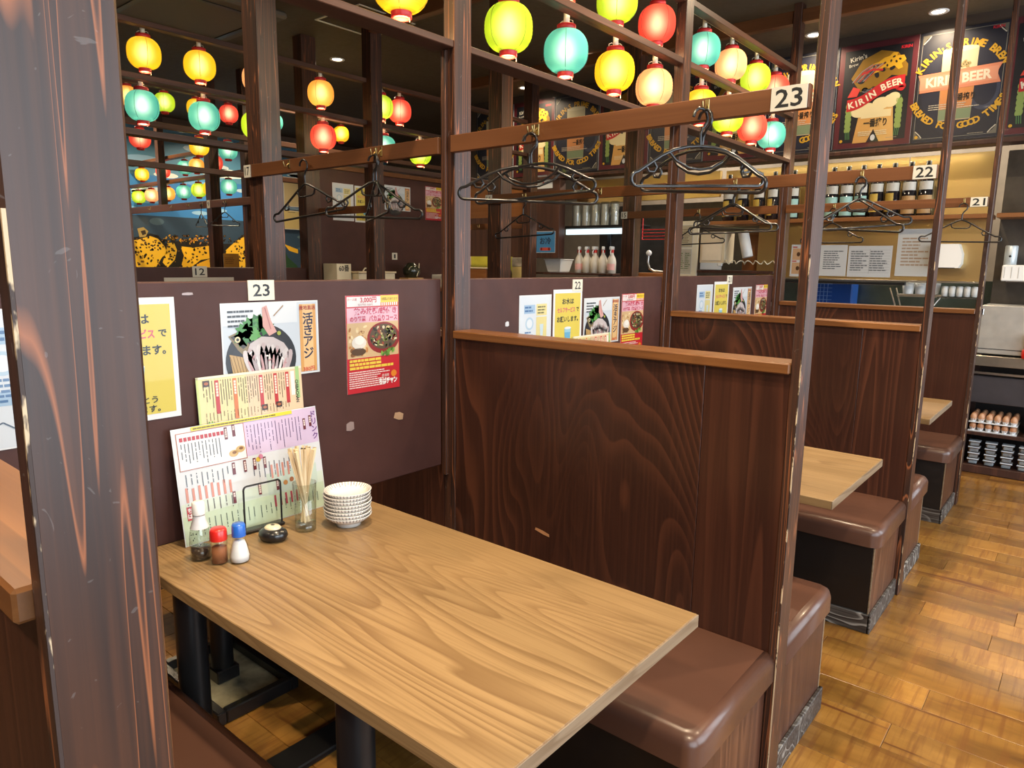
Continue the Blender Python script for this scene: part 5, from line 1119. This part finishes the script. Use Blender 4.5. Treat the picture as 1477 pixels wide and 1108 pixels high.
t = thing('basin', 'white plastic basin next to the spray bottles', 'basin', (-2.72, 4.33, 1.335)); obj('tub', MB().lathe([(.10, 0), (.115, .01), (.150, .125), (.160, .13), (.158, .137), (.146, .130), (.11, .012)], 4, cap1=False, smooth=False, sx=1.0, sy=.75).xf(Matrix.Rotation(PI/4, 4, 'Z')), WHITE, t)
t = thing('beer_tap', 'bent steel tap with a white ball knob', 'tap', (-1.66, 4.33, 1.33)); obj('pipe', MB().tube([(.16, 0, .03), (.06, 0, .035), (.01, 0, .06), (-.01, 0, .12), (-.005, 0, .18)], .011, 8), STEEL, t); obj('knob', MB().lathe([(.0005, -.028), (.018, -.021), (.027, -.006), (.027, .008), (.017, .022), (.0005, .028)], 16, (-.003, 0, .205)), WHITE, t); obj('drip_tray', box(-.10, .22, -.06, .08, -.02, .02, .003), ORW, t)
o = obj('wooden_box', box(-1.82, -1.37, 4.22, 4.50, 1.10, 1.31, .003), ORW); tag(o, 'brown wooden box below the tap with white knob', 'box')
t = thing('wire_rack', 'red wire rack above the tap with white knob', 'rack', (-1.72, 4.28, 1.66))
for i in range(4): obj('wire', MB().tube([(0, 0, i*.03), (.36, 0, i*.03)], .004, 6), RED_P, t)
for i in range(2): obj('post', MB().tube([(.005+i*.35, .003, 0), (.005+i*.35, .003, .20)], .005, 6), RED_P, t)
# papers and boxes above the third partition
CAL = plain('beige_card', (.62,.52,.36), .6)
sheet('cal', .125, .20, d_rows(7, '#8a7a5a', '#d8cdb0'), 'kitchen_sheet', 'cream checklist on the kitchen wall above a small calendar', 'paper', (-1.27, 4.30, 1.685), 0, 'papers hung in the kitchen'); sheet('cal2', .13, .225, d_rows(8, '#7a8a5a', '#e2dcc6', two=True), 'kitchen_calendar', 'small calendar below the cream checklist', 'calendar', (-1.275, 4.30, 1.46), 0, 'papers hung in the kitchen')
o = obj('door_edge', box(-1.345, -1.16, 4.302, 4.33, 1.10, 1.82, .002), CREAM); tag(o, 'cream door edge carrying the calendar', 'door edge')
t = thing('carton', 'beige carton with papers above the third partition', 'carton', (-1.0, 4.30, 1.45)); obj('body', box(-.13, .10, 0, .20, 0, .27, .002), CAL, t); obj('flap', box(-.12, .08, -.004, 0, -.06, .0, .001), PAPER, t); obj('sheet', box(-.11, .07, -.006, -.001, .02, .17, .0005), plain('carton_paper', (.70,.60,.46), .6, var=.06), t)
o = obj('carton_shelf', box(-1.15, -.46, 4.30, 4.55, 1.36, 1.385, .002), DARKW); tag(o, 'dark shelf under the beige carton', 'shelf')
t = thing('paper_roll', 'leaning white paper roll beside the beige carton', 'roll', (-.70, 4.33, 1.50), rot=(0, -.25, 0)); obj('roll', MB().lathe([(.04, 0), (.045, .004), (.045, .22), (.04, .224)], 20), WHITE, t); obj('core', MB().lathe([(.015, .2245), (.015, .228), (.001, .228)], 12), CAL, t)
o = obj('cork_board', box(-.80, -.46, 4.46, 4.48, 1.385, 1.74, .003), ORW); tag(o, 'brown board behind the hanging white folder', 'board')
sheet('fold', .165, .20, d_rows(9, '#b9bcc4', '#c9ccd2'), 'hanging_folder', 'pale folder clipped on the brown board', 'folder', (-.565, 4.45, 1.60), 0, None, ry=.08)
t = thing('cable_coil', 'loops of cream cable above the third partition', 'cable', (-.62, 4.30, 1.415)); pts = [(-.30+.012*i, .02*math.sin(i*.9), .02+.035*abs(math.sin(i*.55))) for i in range(44)]; obj('cable', MB().tube(pts, .0045, 6), CREAM, t); obj('plug', box(-.33, -.295, -.012, .012, .008, .032, .003), WHITE, t)
# odds and ends along the dark wall and kitchen corner
t = thing('wall_counter', 'low counter along the dark wall behind the hangers', 'counter', (0, 0, 0)); obj('top', box(XC+.002, -2.75, P+.12, 3.18, 1.17, 1.20, .003), W_RAIL, t); obj('front', box(-2.80, -2.77, P+.12, 3.18, 0, 1.17), PAINT_D, t)
def d_60(p, w, h): p.text('60番', 0, .0, .055, '#2a2418', 1, bold=.02, fit=.10)
t = thing('storage_box', 'cream storage box marked 60 on the wall counter', 'box', (-3.08, 1.84, 1.20)); obj('body', box(-.09, .09, -.12, .02, 0, .20, .002), CREAM, t); pq = Pr(); d_60(pq, .1, .1); o = obj('lettering', pq.mb, ink, t, (.0905, -.05, .165), (0, 0, R90))
t = thing('storage_box', 'wide cream lidded box with a handle on the wall counter', 'box', (-3.04, 2.06, 1.20)); obj('body', box(-.10, .12, -.18, .20, 0, .125, .002), CREAM, t); obj('lid', box(-.11, .13, -.19, .21, .125, .14, .003), CAL, t); obj('handle', MB().tube([(.01, -.05, .14), (.01, -.03, .165), (.01, .05, .165), (.01, .07, .14)], .006, 6), CREAM, t)
t = thing('sake_flask', 'dark striped round flask on a wooden stand', 'flask', (-3.0, 2.52, 1.20)); obj('stand', box(-.06, .06, -.09, .09, 0, .085, .003), LBB, t); obj('body', MB().lathe([(.05, .085), (.075, .12), (.078, .16), (.05, .20), (.03, .215)], 20), plain('dark_green_lacquer', (.02,.025,.015), .2, coat=.5, var=.5), t); obj('cord', MB().tube([(.079, -.01, .10), (.07, .02, .15), (.045, .05, .21)], .004, 6), CREAM, t)
plaque('1', .06, .06, (-2.97, 2.50, 1.47), R90, 'white plaque reading 1 above the dark flask', .02, .05).location.x = XC+.0035
o = obj('paper_tray', box(-3.10, -2.86, 2.86, 3.08, 1.20, 1.31, .003), WHITE); tag(o, 'white paper tray at the end of the wall counter', 'tray')
t = thing('corner_counter', 'low counter under the dark kitchen corner panel', 'counter', (0, 0, 0)); obj('top', box(-3.9, -2.60, 3.75, 4.09, 1.16, 1.19, .003), DARKW, t); obj('front', box(-3.9, -2.60, 3.76, 3.78, 0, 1.16), PAINT_D, t)
YL = plain('yellow_carton', (.48,.44,.04), .5, var=.12)
t = thing('yellow_carton', 'wide yellow-green carton on the corner counter', 'carton', (-3.45, 3.95, 1.19)); obj('body', box(-.28, .32, 0, .12, .0, .30, .003), YL, t); obj('tape', box(-.20, -.17, -.002, .0, 0, .30), CAL, t)
t = thing('serving_tray', 'brown serving tray box before the yellow carton', 'box', (-3.42, 3.82, 1.19)); obj('body', box(-.18, .14, 0, .10, 0, .17, .004), ORW, t); obj('lid', box(-.19, .15, -.005, .105, .17, .185, .003), CAL, t)
t = thing('gift_box', 'cream gift box next to the dark vase', 'box', (-2.88, 3.84, 1.19)); obj('body', box(-.07, .08, 0, .12, 0, .20, .003), plain('cream_gold', (.72,.58,.24), .45), t); obj('wrap', box(-.072, .082, -.002, .122, .20, .29, .003), plain('patterned_wrap', (.45,.40,.32), .5, var=.6), t)
t = thing('dark_vase', 'dark mottled vase beside the cream gift box', 'vase', (-3.05, 3.86, 1.19)); obj('body', MB().lathe([(.04, 0), (.07, .05), (.075, .12), (.05, .18), (.035, .21), (.042, .225)], 20), plain('mottled_brown', (.07,.045,.02), .3, coat=.4, var=.6), t); obj('rim', MB().lathe([(.040, .222), (.046, .228), (.040, .232)], 20), LBB, t)
# unseen tube lamps added behind the soffit to light the kitchen
for i, x in enumerate((-1.8, .2, 2.0)):
    t = thing('added_tube_lamp', 'added unseen kitchen tube lamp %s' % ('over the dishwashing corner', 'over the serving pass', 'at the street end of the kitchen')[i], 'lamp', (x, 5.3, 3.0), 0, 'added kitchen tube lamps')
    obj('housing', box(-.6, .6, -.05, .05, .03, .10, .004), WHITE, t); obj('tube', MB().tube([(-.57, 0, .01), (.57, 0, .01)], .014, 10), emit('tube_glow', (1, .92, .78), 6.0, False), t)
    l = bpy.data.lights.new('added_tube_lamp_light', 'AREA'); l.shape = 'RECTANGLE'; l.size = 1.1; l.size_y = .06; l.energy = 38; l.color = (1, .90, .74); link('added_tube_lamp_light', l, t, (0, 0, -.01))
# unseen warm strip lamp, added behind the trim to light the bottle shelf
t = thing('added_strip_lamp', 'unseen strip lamp added under the soffit to light the bottles', 'lamp', (0, 4.285, 2.262)); obj('housing', box(-.95, 1.0, -.02, .02, 0, .018, .002), WHITE, t)
l = bpy.data.lights.new('added_strip_light', 'AREA'); l.shape = 'RECTANGLE'; l.size = 1.8; l.size_y = .03; l.energy = 1.3; l.color = (1, .80, .48); link('added_strip_light', l, t, (0, 0, -.004))
# ceiling hatch, duct and camera dome
t = thing('ceiling_hatch', 'square ceiling hatch with a cream edge above the second aisle', 'hatch', (-2.55, 1.70, CZ))
for q in ((-.25, .25, -.25, -.235), (-.25, .25, .235, .25), (-.25, -.235, -.235, .235), (.235, .25, -.235, .235)): obj('edge', box(*q, -.006, 0, .001), CREAM, t)
t = thing('ceiling_unit', 'dark ceiling air unit with cream slots before the mural', 'air unit', (-3.3, .80, CZ)); obj('body', box(-.48, .48, -.45, .45, -.05, 0, .015), plain('air_unit_brown', (.10,.075,.05), .6), t)
for q in ((-.38, .38, -.38, -.34), (-.38, .38, .34, .38), (-.38, -.34, -.30, .30), (.34, .38, -.30, .30)): obj('slot', box(*q, -.056, -.049, .001), BLACKM, t)
